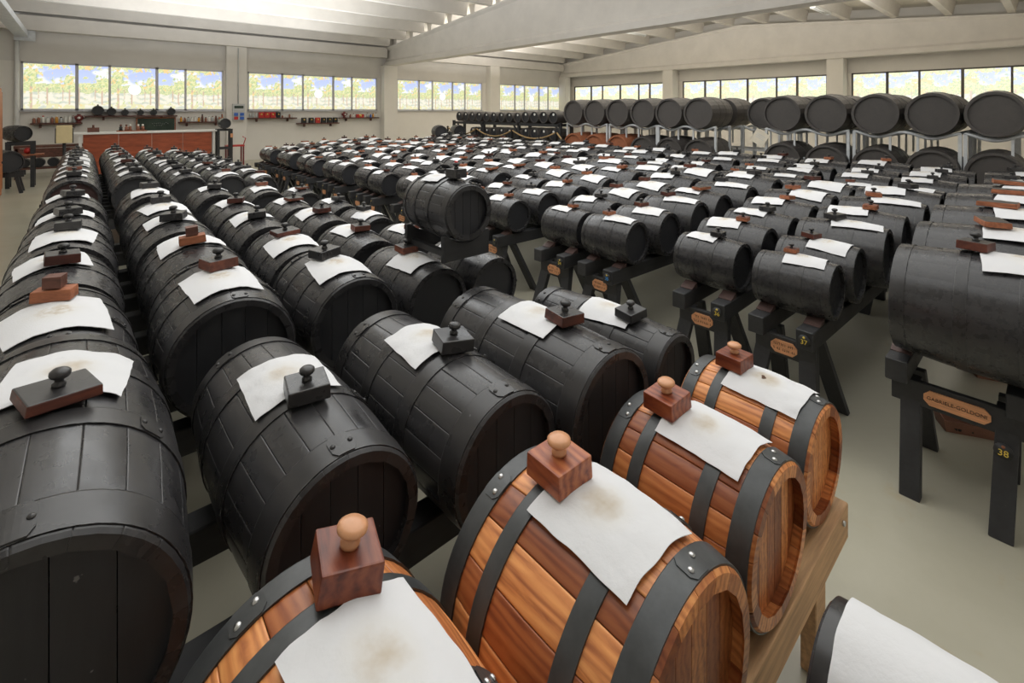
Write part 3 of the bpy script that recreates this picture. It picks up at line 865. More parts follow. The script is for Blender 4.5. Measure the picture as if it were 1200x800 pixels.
# left block: rows behind the nearest one
rowsL = [2.32, 2.99, 3.68, 4.33, 5.25, 6.85, 7.5, 8.15, 8.8, 9.45, 10.1, 10.75, 11.4]
for j, y in enumerate(rowsL):
    xs = [-.088, .424, .895, 1.315, 1.70]; rbs = [.262, .243, .214, .195, .172]
    if j in (4, 5): rbs = [.272, .24, .215, .195, .172]
    for i, (x, rb) in enumerate(zip(xs, rbs)):
        rb2 = rb * rr.uniform(.965, 1.015)
        asp = 2.6 if rb2 > .215 else 2.9
        if rb2 * asp > .61: rb2 = .61 / asp
        SPEC.append(dict(block='left', row=j + 2, col=i, n=5, x=x + rr.uniform(-.006, .006), y=y + rr.uniform(-.015, .015), rb=rb2, asp=asp,
                         side=-1 if (j == 0 and i < 2) or rr.random() < .3 else 1, kind='brick' if (j, i) in ((0, 0), (1, 1)) else ('red' if (j, i) == (0, 1) else rr.choice(['black', 'red', 'black', 'red', 'black', 'plank', 'black', 'red'])), rz=RAILZ, red=(j >= 5 and rr.random() < .2)))
    trestle('black trestle under the %s row of barrels in the left block' % ORD[j + 1], (-.42, y), 2.42, .17, RAILZ, 'trestles of the left block', bare=True)
# middle block: pairs of rows, smallest barrel at the aisle
pairs = [1.245 + 1.28 * k for k in range(9)]
xsM = [3.07, 3.45, 3.87, 4.33, 4.83, 5.36]; rbM = [.166, .178, .196, .210, .222, .230]
rowno = 0
for k, yc in enumerate(pairs):
    for s_ in (-1, 1):
        num = 38 - 1 - rowno
        for i, (x, rb) in enumerate(zip(xsM, rbM)):
            rb2 = rb * rr.uniform(.96, 1.04); asp = 2.45
            off = .255 + (.318 - .255) * i / 5
            knd = rr.choice(['raw', 'black', 'red', 'raw', 'red', 'black', 'raw', 'slab'])
            first = {(0, 0): (-1, 'raw'), (0, 1): (-1, 'red'), (1, 0): (1, 'black'), (2, 0): (-1, 'raw'), (3, 0): (1, 'raw')}.get((rowno, i))
            sd = -1 if rr.random() < .6 else 1
            if first: sd, knd = first
            SPEC.append(dict(block='middle', row=rowno + 2, col=i, n=6, x=x + rr.uniform(-.01, .01) + (.03 if s_ > 0 else 0), y=yc + s_ * off + rr.uniform(-.015, .015), rb=rb2, asp=asp,
                             side=sd, kind=knd, rz=RAILZ, red=False))
        trestle('black trestle under the %s row of the middle block, with small name plate' % ORD[rowno + 1], (2.84, yc + s_ * .235), 2.85, .125, RAILZ, 'trestles of the middle block',
                near=rowno < 8, plate=('', .135, .07, .02), number=(str(num) if num >= 34 else ''), rotz=R(-1.5 if s_ < 0 else 1.5))
        rowno += 1
# row 38, larger barrels
xs38 = [2.965, 3.55, 4.15, 4.76, 5.40]; rb38 = [.262, .272, .28, .285, .285]
for i, (x, rb) in enumerate(zip(xs38, rb38)):
    SPEC.append(dict(block='middle', row=1, col=i, n=5, x=x, y=.17, rb=rb, asp=2.6, side=-1, kind=['red', 'slab', 'slab', 'slab', 'slab'][i], rz=RAILZ, red=False))
trestle('black trestle numbered 38 with long wooden name plate, at the right', (2.83, .30), 2.9, .20, RAILZ, 'trestles of the middle block', True, ('GABRIELE-GOLDONI', .222, .066, .0215), '38', tagpos='leg', legy=.15)
# back block
xsB = [6.05, 6.45, 6.9, 7.4, 7.93]; rbB = [.165, .182, .20, .218, .23]
rowno = 0
for k in range(-1, 9):
    yc = 1.245 + 1.28 * k
    for s_ in (-1, 1):
        if yc + s_ * .3 < -.2: continue
        for i, (x, rb) in enumerate(zip(xsB, rbB)):
            rb2 = rb * rr.uniform(.95, 1.05); asp = 2.6
            SPEC.append(dict(block='back', row=rowno + 1, col=i, n=5, x=x + rr.uniform(-.02, .02), y=yc + s_ * (.25 + .06 * i / 4), rb=rb2, asp=asp,
                             side=-1 if rr.random() < .5 else 1, kind=rr.choice(['raw', 'black', 'red', 'black', 'black']), rz=RAILZ, red=False))
        trestle('black trestle under the %s row of the rear block' % ORD[rowno], (5.82, yc + s_ * .27), 2.4, .13, RAILZ, 'trestles of the back block', bare=True)
        rowno += 1
CAMP = Vector((0, 0, 1.75))
for sp in SPEC:
    sp['d'] = (Vector((sp['x'], sp['y'], .85)) - CAMP).length
SPEC.sort(key=lambda s_: s_['d'] / s_['rb'] ** .5)
RACKN = 60
BUDGET = 300 - 9 - RACKN
stuffB = MB(); stuffC = MB(); stuffS = MB()
def append_mesh(mb, me, mat4):
    k = len(mb.v)
    mb.v += [tuple(mat4 @ v.co) for v in me.vertices]
    for p in me.polygons:
        mb.f.append([a + k for a in p.vertices]); mb.mi.append(mb._m(me.materials[p.material_index].name)); mb.sm.append(p.use_smooth)
BL = {'left': 'left block', 'middle': 'middle block', 'back': 'rear block'}
for idx, sp in enumerate(SPEC):
    rb, asp = sp['rb'], sp['asp']; L = asp * rb; rh = rb * RATIO
    zc = sp['rz'] + contact(rh, rb, L, .15) + .012
    loc = (sp['x'], sp['y'], zc)
    blk = BL[sp['block']]
    edge = 'left' if sp['block'] == 'left' else 'aisle'
    where = '%s from the %s in the %s row of the %s' % (ORD[sp['col']], edge, ORD[sp['row'] - 1], blk)
    whereb = '%s barrel from the %s in %s row of the %s' % (ORD[sp['col']], edge, ORD[sp['row'] - 1], blk)
    wheres = '%s barrel from the %s, %s row, %s' % (ORD[sp['col']], edge, ORD[sp['row'] - 1], blk)
    side = sp['side']; var = idx % 3
    yaw = R(rr.uniform(-1.2, 1.2))
    sdy = -side * rr.uniform(.16, .30) * rb + (0 if side > 0 else .0)
    cl = unit_cloth(asp, side * 1.0, var)
    kd = sp['kind']
    ssc = max(min(rb / .2, 1.15), .72) * (.92 if sp['block'] != 'left' else 1)
    sz = zc + prof_r(sdy, L, rh, rb) + .02 * rb + .006
    sx = rr.uniform(-.08, .08) * rb
    if idx < BUDGET:
        if sp['d'] < 2.75:
            near_barrel('black barrel, ' + where, loc, L, rh, rb, yaw, False, 'barrels of the %s' % blk, 5, (.1, 2.9))
        elif sp['d'] < 6.5:
            mid_barrel('black barrel, ' + where, loc, rb, asp, yaw, 'barrels of the %s' % blk, rr.uniform(0, 1))
        else:
            o = obj('barrel', far_mesh(asp, head='wine_head' if sp['red'] else 'black_head'), None, loc, (0, 0, yaw), rb)
            tag(o, ('black barrel, ' if not sp['red'] else 'red-headed black barrel, ') + where, 'barrel', 'barrels of the %s' % blk)
        o = obj('cloth', cl, None, loc, (0, 0, yaw + R(rr.uniform(-2, 2))), rb)
        tag(o, 'white cloth on the ' + whereb, 'cloth', 'cloths of the %s' % blk)
        stopper(KTXT[kd] + ' on ' + wheres, kd, (loc[0] + sx, loc[1] + sdy, sz), R(rr.uniform(-25, 25)) + (0 if side > 0 else R(rr.choice((0, 90)))), (0, R(sx / rb * 50)), ssc, 'stoppers of the %s' % blk)
    else:
        m4 = Matrix.Translation(loc) @ Matrix.Rotation(yaw, 4, 'Z') @ Matrix.Scale(rb, 4)
        append_mesh(stuffB, far_mesh(asp), m4); append_mesh(stuffC, cl, m4)
        b_, k_ = stopper_meshes(kd)
        m4 = Matrix.Translation((loc[0] + sx, loc[1] + sdy, sz)) @ Matrix.Rotation(R(rr.uniform(-25, 25)), 4, 'Z') @ Matrix.Scale(ssc, 4)
        append_mesh(stuffS, b_, m4)
        if k_: append_mesh(stuffS, k_, m4 @ Matrix.Translation((0, 0, HGT[kd])))
print('SPEC', len(SPEC), 'stuff', len(SPEC) - BUDGET)
for nm, mb, lab, cat in (('barrel_mass', stuffB, 'far black barrels in the last rows before the back racks', 'barrels'), ('cloth_mass', stuffC, 'white cloths lying on the far rows of barrels', 'cloths'), ('stopper_mass', stuffS, 'stoppers standing on the far rows of barrels', 'stoppers')):
    if mb.v:
        o = obj(nm, mb.mesh(nm, False)); tag(o, lab, cat); o['kind'] = 'stuff'

# ---- barrel on its own cradle, standing across two barrels of the second row
tb = thing('barrel_cradle', 'dark plank cradle resting on top of the left block barrels', 'cradle', (1.46, 2.19, 0))
CZ = 1.0
for y in (-.18, .18):
    n = 14; r_ = .158; zc = 1.235; vs = []
    top = []
    for q in range(n + 1):
        x = -.14 + .28 * q / n
        z = zc - math.sqrt(max(r_ * r_ - x * x, 0)) if abs(x) < .115 else zc - math.sqrt(r_ * r_ - .115 ** 2)
        top.append((x, z))
    for yy in (y - .014, y + .014):
        vs += [(x, yy, z) for x, z in top] + [(x, yy, CZ) for x, z in top]
    m_ = n + 1; fs = []
    for q in range(n):
        fs += [(q, q + 1, m_ + q + 1, m_ + q), (2 * m_ + q, 3 * m_ + q, 3 * m_ + q + 1, 2 * m_ + q + 1), (q, 2 * m_ + q, 2 * m_ + q + 1, q + 1), (m_ + q, m_ + q + 1, 3 * m_ + q + 1, 3 * m_ + q)]
    fs += [(0, m_, 3 * m_, 2 * m_), (n, 2 * m_ + n, 3 * m_ + n, m_ + n)]
    obj('cradle_board', MB().add(vs, fs, 'black_beam').mesh('cradle_board'), tb)
for x in (-.1, .1): obj('spacer_bar', MB().box((x, 0, CZ + .03), (.03, .36, .03), 'black_beam').mesh('spacer_bar'), tb)
near_barrel('black barrel raised on a plank cradle above the left block', (1.46, 2.19, 1.235), .44, .140, .158, R(-1), False, None, 5, (.3, 2.9))
tag(obj('cloth', cloth_mesh(.158, .44, .14, .15, .15, .04, -.1, .1, 71), None, (1.46, 2.19, 1.235)), 'white cloth on the raised barrel in the plank cradle', 'cloth')
stopper('black stopper with red-tipped knob on the raised cradle barrel', 'redtop', (1.465, 2.10, 1.235 + prof_r(-.09, .44, .14, .158) + .007), R(8), (0, 0), .95)

# ---- two small black barrels at the bottom right corner
for i, (x, y, L, rh, cw) in enumerate([(1.02, .085, .40, .118, .27), (.70, .02, .40, .13, .2)]):
    rb = rh * 1.1; zc = RAILZ + contact(rh, rb, L, .12)
    near_barrel(['small black barrel at the bottom edge before the olive-wood barrels', 'small black barrel left of the bottom right corner barrel, mostly outside the picture'][i], (x, y, zc), L, rh, rb, 0, False, None, 5, (2.7, 2.9))
    tag(obj('cloth', cloth_mesh(rb, L, rh, cw, .30, .02, -.12 if i == 0 else .06, .03, 81 + i * 4, clean=True), None, (x, y, zc)), ['white cloth draped over the small barrel in the bottom right corner', 'white cloth edge on the barrel cut off by the bottom edge'][i], 'cloth')
stopper('black knobbed stopper cut off by the bottom edge of the picture', 'black', (.73, .17, .865), 0, (0, 0), .9)
trestle('black trestle under the two small barrels at the bottom edge', (.45, .07), .80, .10, RAILZ, None, bare=True)
# ------------------------------------------------------------------ big casks on metal racks before the right-hand windows
RX = 8.9
ysA = [.55, 1.18, 1.83, 2.48, 3.13]; ysB = [4.63, 5.26, 5.88, 6.53, 7.18, 7.83]
RBC, ASPC = .322, 2.7
cask = far_mesh(2.7, 'rack_barrel', False, 'rack_barrel', 'rack_barrel')
caskw = far_mesh(2.7, 'orange_wood', False, 'orange_wood', 'orange_wood')
CZU, CZL = 1.70, .90
def wavy(x, ya, yb, z, n=33, amp=.05, per=.645, ph=0):
    pts = []
    for q in range(n):
        y = ya + (yb - ya) * q / (n - 1)
        pts.append((x, y, z + amp * (1 - math.cos(2 * PI * (y - ph) / per)) * .5 * 1.6))
    return pts
RK = {}
def rack_meshes():
    if RK: return RK
    W = 1.24
    RK['post'] = MB().box((0, 0, .72), (.04, .04, 1.44), 'galvanised').mesh('post')
    RK['wave'] = MB().tube(wavy(0, -W / 2, W / 2, 0, ph=-.32), .026, 'galvanised', 6).mesh('cradle_rail')
    RK['strut'] = MB().box((0, 0, .14), (.028, .028, .34), 'galvanised').mesh('strut')
    RK['side'] = MB().box((.3, 0, 0), (.62, .03, .04), 'galvanised').mesh('side_bar')
    RK['long'] = MB().box((0, 0, 0), (.03, W, .04), 'galvanised').mesh('long_bar')
    return RK
def rack(label, x, y, group):
    t = thing('barrel_rack', label, 'rack', (x, y, 0), 0, group)
    k = rack_meshes()
    for px in (.13, .73):
        for s_ in (-1, 1): obj('post', k['post'], t, (px, s_ * .61, 0))
        for z in (.55, 1.35): obj('cradle_rail', k['wave'], t, (px, 0, z))
        for z in (.10, .95): obj('long_bar', k['long'], t, (px, 0, z))
        for s_ in (-.16, .16): obj('strut', k['strut'], t, (px, s_, 1.07))
    return t
    for s_ in (-1, 1):
        for z in (.16, 1.34): obj('side_bar', k['side'], t, (.13, s_ * .61, z))
n_up = 0
for row, x in enumerate((RX, RX + 1.15)):
    rl = ['front', 'second'][row]
    ys = ysA + ysB if row == 0 else ysA + [3.85] + ysB
    for i, y in enumerate(ys):
        yy = y + (.0 if row == 0 else .03)
        o = obj('cask', cask, None, (x + .43, yy, CZU), (0, 0, R(-90)), RBC)
        tag(o, 'large dark cask, %s from the right on top of the %s metal racks' % (ORD[i], rl), 'barrel', 'casks on the %s racks' % rl)
        if row == 0:
            brown = y > 6
            o = obj('cask', caskw if brown else cask, None, (x + .43, yy, CZL), (0, 0, R(-90)), RBC)
            tag(o, ('brown wooden cask' if brown else 'large dark cask') + ', %s from the right in the lower tier of the front racks' % ORD[i], 'barrel', 'casks in the lower tier')
    yc = [-.10 + .01 + .335, 1.505 + .0, 2.805]
    for q, y in enumerate([.23, 1.505, 2.805]):
        if row == 0 or True: rack('galvanised metal cask rack, %s from the right in the %s line' % (ORD[q], rl), x, y, 'metal cask racks')
    for q, y in enumerate([4.945, 6.205, 7.505]): rack('galvanised metal cask rack, %s from the right in the %s line' % (ORD[q + 3], rl), x, y, 'metal cask racks')
    if row: rack('galvanised metal cask rack in the second line behind the paper notice', x, 3.88, 'metal cask racks').scale = (1, .68, 1)
for o in [q for q in COL.objects if q.name.startswith('cask')]: o.name = 'barrel'
nt_ = one('paper_notice', MB().box((0, 0, 0), (.006, .25, .25), 'paper_white').box((-.004, 0, .05), (.001, .16, .008), 'grey_plastic').box((-.004, .01, .02), (.001, .14, .008), 'grey_plastic').box((-.004, 0, -.01), (.001, .15, .008), 'grey_plastic'),
    'cream paper notice hung cornerwise at the end of the right cask racks', 'sign', (8.95, 3.50, 1.27), (R(32), 0, 0))

# small barrels on the dark shelf rack
sb = far_mesh(2.7, 'rack_barrel', True, 'black_head')
SX = 8.95
def shelf_rack():
    t = thing('barrel_shelf', 'long dark three-tier shelf rack for small barrels, left of the casks', 'rack', (SX, 10.65, 0))
    for y in (-2.36, -.82, .74, 2.3):
        for x in (0, .42): obj('post', MB().box((x, y, .72), (.07, .07, 1.44), 'black_beam').mesh('post'), t)
    for z in (1.37, .93, .48):
        for x in (0, .42): obj('shelf_beam', MB().box((x, -.02, z), (.07, 4.7, .07), 'black_beam').mesh('shelf_beam'), t)
    for y in (-2.2, -.6, .9, 2.1):
        obj('brace', MB().bar((0, y, 1.36), (0, y - .2, 1.1), .04, .04, 'black_beam').mesh('brace'), t)
shelf_rack()
for tier, (z, nm) in enumerate(((1.405, 'top shelf'), (.965, 'middle shelf'))):
    for i in range(13 if tier == 0 else 11):
        rb = .165 if i < 4 else (.150 if i < 9 else .158)
        y = 8.52 + i * .345
        if tier == 1 and i >= 8: rb = .14
        o = obj('barrel', sb, None, (SX + .2, y, z + rb + .002), (0, 0, R(-90)), rb)
        tag(o, 'small black barrel with white dot, %s from the right on the rack %s' % (ORD[i], nm), 'barrel', 'small barrels on the shelf rack')
for i in range(4):
    o = obj('barrel', sb, None, (SX + .2, 8.5 + i * .36, .515 + .152), (0, 0, R(-90)), .15)
    tag(o, 'small black barrel with white dot, %s from the right on the lowest rack shelf' % ORD[i], 'barrel', 'small barrels on the shelf rack')
ya = [12.95, 11.45, 9.85, 8.2]
for i in range(3):
    pts = []
    for q in range(15):
        f = q / 14; pts.append((SX - .24, ya[i] + (ya[i + 1] - ya[i]) * f, 1.22 - .26 * 4 * f * (1 - f) * .75))
    one('barrier_rope', MB().tube(pts, .02, 'rope', 6), 'tan barrier rope swagged along the shelf rack, %s from the left' % ORD[i], 'rope', group='barrier ropes')
one('barrier_rope', MB().tube([(SX - .24, 8.2, 1.22), (SX - .24, 7.95, .98), (SX - .24, 7.7, .72)], .02, 'rope', 6), 'tan rope end hanging down beside the first cask rack', 'rope', group='barrier ropes')
for i, y in enumerate(ya):
    one('rope_post', MB().lathe([(.03, 0), (.03, 1.22), (.045, 1.23), (.0005, 1.27)], 'black_beam', 10).lathe([(.14, 0), (.14, .02)], 'black_beam', 16), 'dark post holding the barrier rope, %s from the left' % ORD[i], 'post', (SX - .24, y, 0), group='rope posts')

# two barrels standing proud before the white wall, and the single upright heads in the far field
for i, (x, y) in enumerate([(7.9, 12.2), (8.5, 12.1)]):
    o = obj('barrel', far_mesh(2.6), None, (x, y, 1.12), (0, 0, R(-20)), .2)
    tag(o, 'small black barrel on a tall stand before the white wall, %s of two' % ['left', 'right'][i], 'barrel', 'barrels on tall stands')
    mb = MB()
    for sx in (-.12, .12):
        for sy in (-.16, .16): mb.box((sx, sy, .44), (.05, .05, .88), 'black_beam')
    mb.box((0, .16, .90), (.36, .05, .05), 'black_beam').box((0, -.16, .90), (.36, .05, .05), 'black_beam')
    one('tall_stand', mb, 'tall dark stand under the %s of two small barrels before the white wall' % ['left', 'right'][i], 'stand', (x, y, 0), (0, 0, R(-20)), group='tall stands')

# ------------------------------------------------------------------ things under and beside trestle 38
def tray(label, loc, rz, rx=0):
    t = thing('card_tray', label, 'tray', loc, rz); t.rotation_euler = (rx, 0, rz)
    mb = MB()
    w0, l0, h0 = .075, .13, .085; w1, l1 = .10, .15
    th = .004
    for s_ in (-1, 1):
        mb.add([(-l0, s_ * w0, 0), (l0, s_ * w0, 0), (l1, s_ * w1, h0), (-l1, s_ * w1, h0), (-l0, s_ * (w0 - th), 0), (l0, s_ * (w0 - th), 0), (l1, s_ * (w1 - th), h0), (-l1, s_ * (w1 - th), h0)],
               [(0, 1, 2, 3), (7, 6, 5, 4), (0, 4, 5, 1), (3, 2, 6, 7), (0, 3, 7, 4), (1, 5, 6, 2)], 'brown_card')
    mb.box((0, 0, .002), (2 * l0, 2 * w0, .004), 'brown_card')
    obj('shell', mb.mesh('shell'), t)
    for s_ in (-1, 1):
        n = 8; vs = []; k = n + 1
        for lay in (0, .004):
            for q in range(n + 1):
                a = PI * q / n
                vs.append((s_ * (l0 + .02 * math.sin(a) + .012 + lay), -w1 * math.cos(a) * .98, h0 + .035 * math.sin(a)))
            for q in range(n + 1):
                vs.append((s_ * (l0 + lay), -w0 + 2 * w0 * q / n, 0))
        fs = []
        for q in range(n):
            fs += [(q, q + 1, k + q + 1, k + q), (2 * k + q, 3 * k + q, 3 * k + q + 1, 2 * k + q + 1), (q, 2 * k + q, 2 * k + q + 1, q + 1)]
        obj('end_flap', MB().add(vs, fs, 'brown_card').mesh('end_flap'), t)
    mb = MB(); r2 = random.Random(4)
    for q in range(7): mb.lathe([(r2.uniform(.004, .011), -.0005), (.004, .0008)], 'stone_spot', 8, 'Y', (r2.uniform(-.1, .1), -w0 - .010 - .001, .03 + r2.uniform(-.01, .03)))
    obj('stain_spot', mb.mesh('stain_spot'), t)
tray('brown cardboard tray with black spots on the floor under trestle 38', (3.62, .34, 0), R(-62))
tr_ = COL.objects['card_tray']; tr_.scale = (.8, .8, .8)
tray('second brown cardboard tray on the floor farther under trestle 38', (4.5, .26, 0), R(-66))

# ------------------------------------------------------------------ counter corner at the far left
ct = thing('counter', 'cherry-fronted bar counter with white top before the left windows', 'counter', (1.40, 17.0, 0))
obj('worktop', bev(MB().box((0, 0, 1.15), (3.28, .62, .05), 'white_laminate').mesh('worktop'), .006, 1), ct)
for i in range(4): obj('front_panel', MB().box((-1.08 + .72 * i + .0, -.24, .58), (.712, .03, 1.08), 'cherry').mesh('front_panel'), ct)
for s_ in (-1, 1): obj('end_panel', MB().box((s_ * 1.49, 0, .5625), (.06, .52, 1.125), 'white_laminate').mesh('end_panel'), ct)
cb = thing('chalkboard', 'green chalkboard in a wooden frame behind the counter', 'chalkboard', (1.69, 18.86, 1.1))
obj('board', MB().box((0, 0, .21), (.94, .015, .42), 'chalk_board').mesh('board'), cb)
for c, d in (((0, 0, .42), (1.0, .03, .03)), ((0, 0, 0), (1.0, .03, .03)), ((-.49, 0, .21), (.03, .03, .42)), ((.49, 0, .21), (.03, .03, .42))): obj('frame_bar', MB().box(c, d, 'orange_wood').mesh('frame_bar'), cb)
mb = MB(); r3 = random.Random(3)
for q in range(9): mb.box((-.1 + .05 * q, -.009, .25 + r3.uniform(-.02, .02)), (.025, .001, .006), 'grey_plastic')
for q in range(4): mb.box((-.05 + .06 * q, -.009, .18), (.03, .001, .005), 'grey_plastic')
obj('chalk_marks', mb.mesh('chalk_marks'), cb)

def shelf(label, x0, x1, z, y=18.88, d=.24):
    t = thing('wall_shelf', label, 'shelf', ((x0 + x1) / 2, y, z))
    obj('board', MB().box((0, 0, -.02), (x1 - x0, d, .04), 'shelf_wood').mesh('board'), t)
    for s_ in (-1, 1): obj('bracket', MB().box((s_ * (x1 - x0) * .32, .06, -.09), (.05, .1, .1), 'shelf_wood').mesh('bracket'), t)
SY = 18.86
shelf('dark wall shelf with jars, left of the small barrel shelf', -1.13, -.05, 1.40)
shelf('dark wall shelf carrying six small round barrels under the windows', .02, 2.23, 1.60)
shelf('dark wall shelf with bottles, right of the chalkboard', 2.27, 3.56, 1.38)
shelf('dark wall shelf with red gift boxes under the second window', 4.29, 5.92, 1.49)
shelf('lowest dark wall shelf with six small tins', 5.95, 7.52, 1.28)
shelf('dark wall shelf with red urn, at the right end', 7.56, 9.2, 1.47)
def jar(label, loc, r_, h, mat, lid='brown_wood', cat='jar', group=None):
    t = thing('jar', label, cat, loc, 0, group)
    obj('body', MB().lathe([(r_ * .8, 0), (r_, h * .12), (r_, h * .6), (r_ * .65, h * .78), (r_ * .6, h * .82)], mat, 12).mesh('body'), t)
    obj('cap', MB().lathe([(r_ * .62, h * .82), (r_ * .62, h * .97), (r_ * .3, h)], lid, 10).mesh('cap'), t)
for i, (m_, nm, lid) in enumerate([('terracotta', 'clay-coloured', 'white_glaze'), ('terracotta', 'clay-coloured', 'white_glaze'), ('white_glaze', 'white', 'red_lacquer'), ('white_glaze', 'white', 'grey_plastic'), ('terracotta', 'brown', 'grey_plastic'),
                              ('amber', 'amber', 'white_glaze'), ('grey_glass', 'grey glass', 'black_box'), ('white_glaze', 'white', 'white_glaze'), ('white_glaze', 'white', 'white_glaze'), ('grey_glass', 'clear glass', 'grey_plastic')]):
    jar('%s jar, %s from the left on the leftmost wall shelf' % (nm, ORD[i]), (-1.06 + i * .092, SY, 1.40), .036, .17 + .02 * (i % 3), m_, lid, 'jar', 'jars on the leftmost shelf')
def urn(label, loc, s_=1.0):
    t = thing('urn', label, 'urn', loc, 0, None, s_)
    obj('body', MB().lathe([(.05, 0), (.055, .02), (.03, .04), (.09, .09), (.105, .14), (.08, .19), (.035, .21), (.05, .235)], 'dark_red', 14).mesh('body'), t)
    for q in (-1, 1): obj('handle', MB().tube([(q * .085, 0, .18), (q * .13, 0, .19), (q * .13, 0, .13), (q * .09, 0, .10)], .012, 'dark_red', 6).mesh('handle'), t)
    obj('emblem', MB().lathe([(.035, -.004), (.035, .004)], 'white_glaze', 12, 'Y', (0, -.103, .13)).mesh('emblem'), t)
urn('dark red two-handled urn at the right end of the jar shelf', (-.13, SY, 1.40), 1.05)
for i, (x, r_) in enumerate([(.29, .145), (.60, .115), (.92, .09), (1.29, .085), (1.62, .09), (2.07, .115)]):
    t = thing('barrel', 'small black barrel, %s from the left on the shelf under the windows' % ORD[i], 'barrel', (x, SY + .02, 1.60 + r_ * 1.06), 0, 'small barrels on the window shelf')
    obj('body', far_mesh(2.6), t, (0, -.02, 0), None, r_)
    obj('bung', MB().lathe([(.02, 0), (.025, .03), (.0005, .04)], 'black_hoop', 8).mesh('bung'), t, (0, -.02, r_ * .97))
    obj('foot', MB().box((0, -.02, -r_ * 1.0), (r_ * 1.3, r_ * 1.2, r_ * .12), 'black_beam').mesh('foot'), t)
r4 = random.Random(9)
for i in range(12):
    m_ = r4.choice(['grey_glass', 'terracotta', 'black_box', 'amber', 'white_glaze', 'brown_wood'])
    nm = {'grey_glass': 'grey glass', 'terracotta': 'brown', 'black_box': 'black', 'amber': 'amber', 'white_glaze': 'white', 'brown_wood': 'dark brown'}[m_]
    jar('little %s bottle, %s from the left on the shelf right of the chalkboard' % (nm, ORD[i]), (2.34 + i * .098, SY, 1.38), .034, .15 + .05 * r4.random() + (.08 if i == 6 else 0), m_, r4.choice(['black_box', 'brown_wood', 'grey_plastic']), 'bottle', 'bottles right of the chalkboard')
t = thing('flask', 'round wooden flask at the right end of the bottle shelf', 'flask', (3.50, SY, 1.38))
obj('body', MB().lathe([(.05, 0), (.075, .05), (.05, .12), (.02, .15)], 'orange_wood', 12).mesh('body'), t)
obj('neck', MB().lathe([(.02, .15), (.02, .24), (.025, .25)], 'orange_wood', 10).mesh('neck'), t)
def carton(label, loc, w_, d_, h_, mat, group):
    t = thing('gift_box', label, 'box', loc, 0, group)
    obj('carton', MB().box((0, 0, h_ / 2), (w_, d_, h_), mat).mesh('carton'), t)
    obj('emblem', MB().lathe([(w_ * .2, -.002), (w_ * .2, .002)], 'gold', 10, 'Y', (0, -d_ / 2 - .001, h_ * .62)).mesh('emblem'), t)
for i in range(3): carton('red gift box with gold emblem, %s from the left on the red box shelf' % ORD[i], (4.72 + i * .19, SY, 1.49), .17, .12, .20, 'red_lacquer', 'red gift boxes')
carton('black gift box beside the red gift boxes', (5.29, SY, 1.49), .12, .12, .20, 'black_box', None)
for i, x in enumerate((4.36, 4.46, 4.56)): jar('clear glass jar, %s from the left on the red box shelf' % ORD[i], (x, SY, 1.49), .035, .18, 'grey_glass', 'grey_plastic', 'jar', 'glass jars by the red boxes')
for i, x in enumerate((5.43, 5.55, 5.68, 5.8)): jar('small %s jar right of the gift boxes, %s from the left' % (['pink', 'white', 'pink', 'white'][i], ORD[i]), (x, SY, 1.49), .032, .10 + .06 * (i == 2), ['terracotta', 'white_glaze', 'terracotta', 'white_glaze'][i], 'grey_plastic', 'jar', 'jars right of the gift boxes')
for i, x in enumerate((6.19, 6.46, 6.70, 6.93, 7.16, 7.38)): carton('%s with gold emblem, %s from the left on the lowest shelf' % ('red tin' if i == 2 else 'black tin', ORD[i]), (x, SY, 1.28), .16, .12, .20, 'red_lacquer' if i == 2 else 'black_box', 'tins on the lowest shelf')
urn('dark red urn at the left end of the rightmost wall shelf', (7.75, SY, 1.47), .95)
carton('long red case on the rightmost wall shelf', (8.40, SY, 1.47), .30, .12, .13, 'red_lacquer', None)
for i, (x, m_, nm) in enumerate([(8.0, 'terracotta', 'brown'), (8.14, 'white_glaze', 'white'), (8.72, 'grey_glass', 'grey glass'), (8.86, 'blue_plastic', 'blue'), (8.97, 'amber', 'amber'), (9.1, 'white_glaze', 'white')]):
    jar('little %s bottle, %s from the left on the rightmost wall shelf' % (nm, ORD[i]), (x, SY, 1.47), .036, .14 + .03 * (i % 3), m_, 'brown_wood', 'bottle', 'bottles on the rightmost shelf')
# on the counter
t = thing('small_chest', 'small dark wooden chest on the left end of the counter', 'box', (.17, 17.05, 1.175))
obj('case', MB().box((0, 0, .06), (.24, .14, .12), 'brown_wood').mesh('case'), t); obj('top_knob', MB().lathe([(.03, .12), (.02, .16), (.03, .19)], 'brown_wood', 8).mesh('top_knob'), t)
one('wooden_tray', MB().box((0, 0, .012), (.66, .24, .024), 'orange_wood'), 'flat wooden tray on the counter under the figurines', 'tray', (.98, 17.05, 1.175))
for i, x in enumerate((.74, .86, .94, 1.12, 1.22)):
    mb = MB().lathe([(.045, 0), (.035, .05), (.04, .09), (.015, .12)], 'terracotta' if i else 'black_box', 10).sphere((0, 0, .145), .028, 'white_glaze' if i in (2, 3, 4) else 'brown_wood', 8)
    one('figurine', mb, 'small %s figurine on the counter tray, %s from the left' % ('dark' if not i else 'brown', ORD[i]), 'figurine', (x, 17.05, 1.199), group='figurines on the counter')
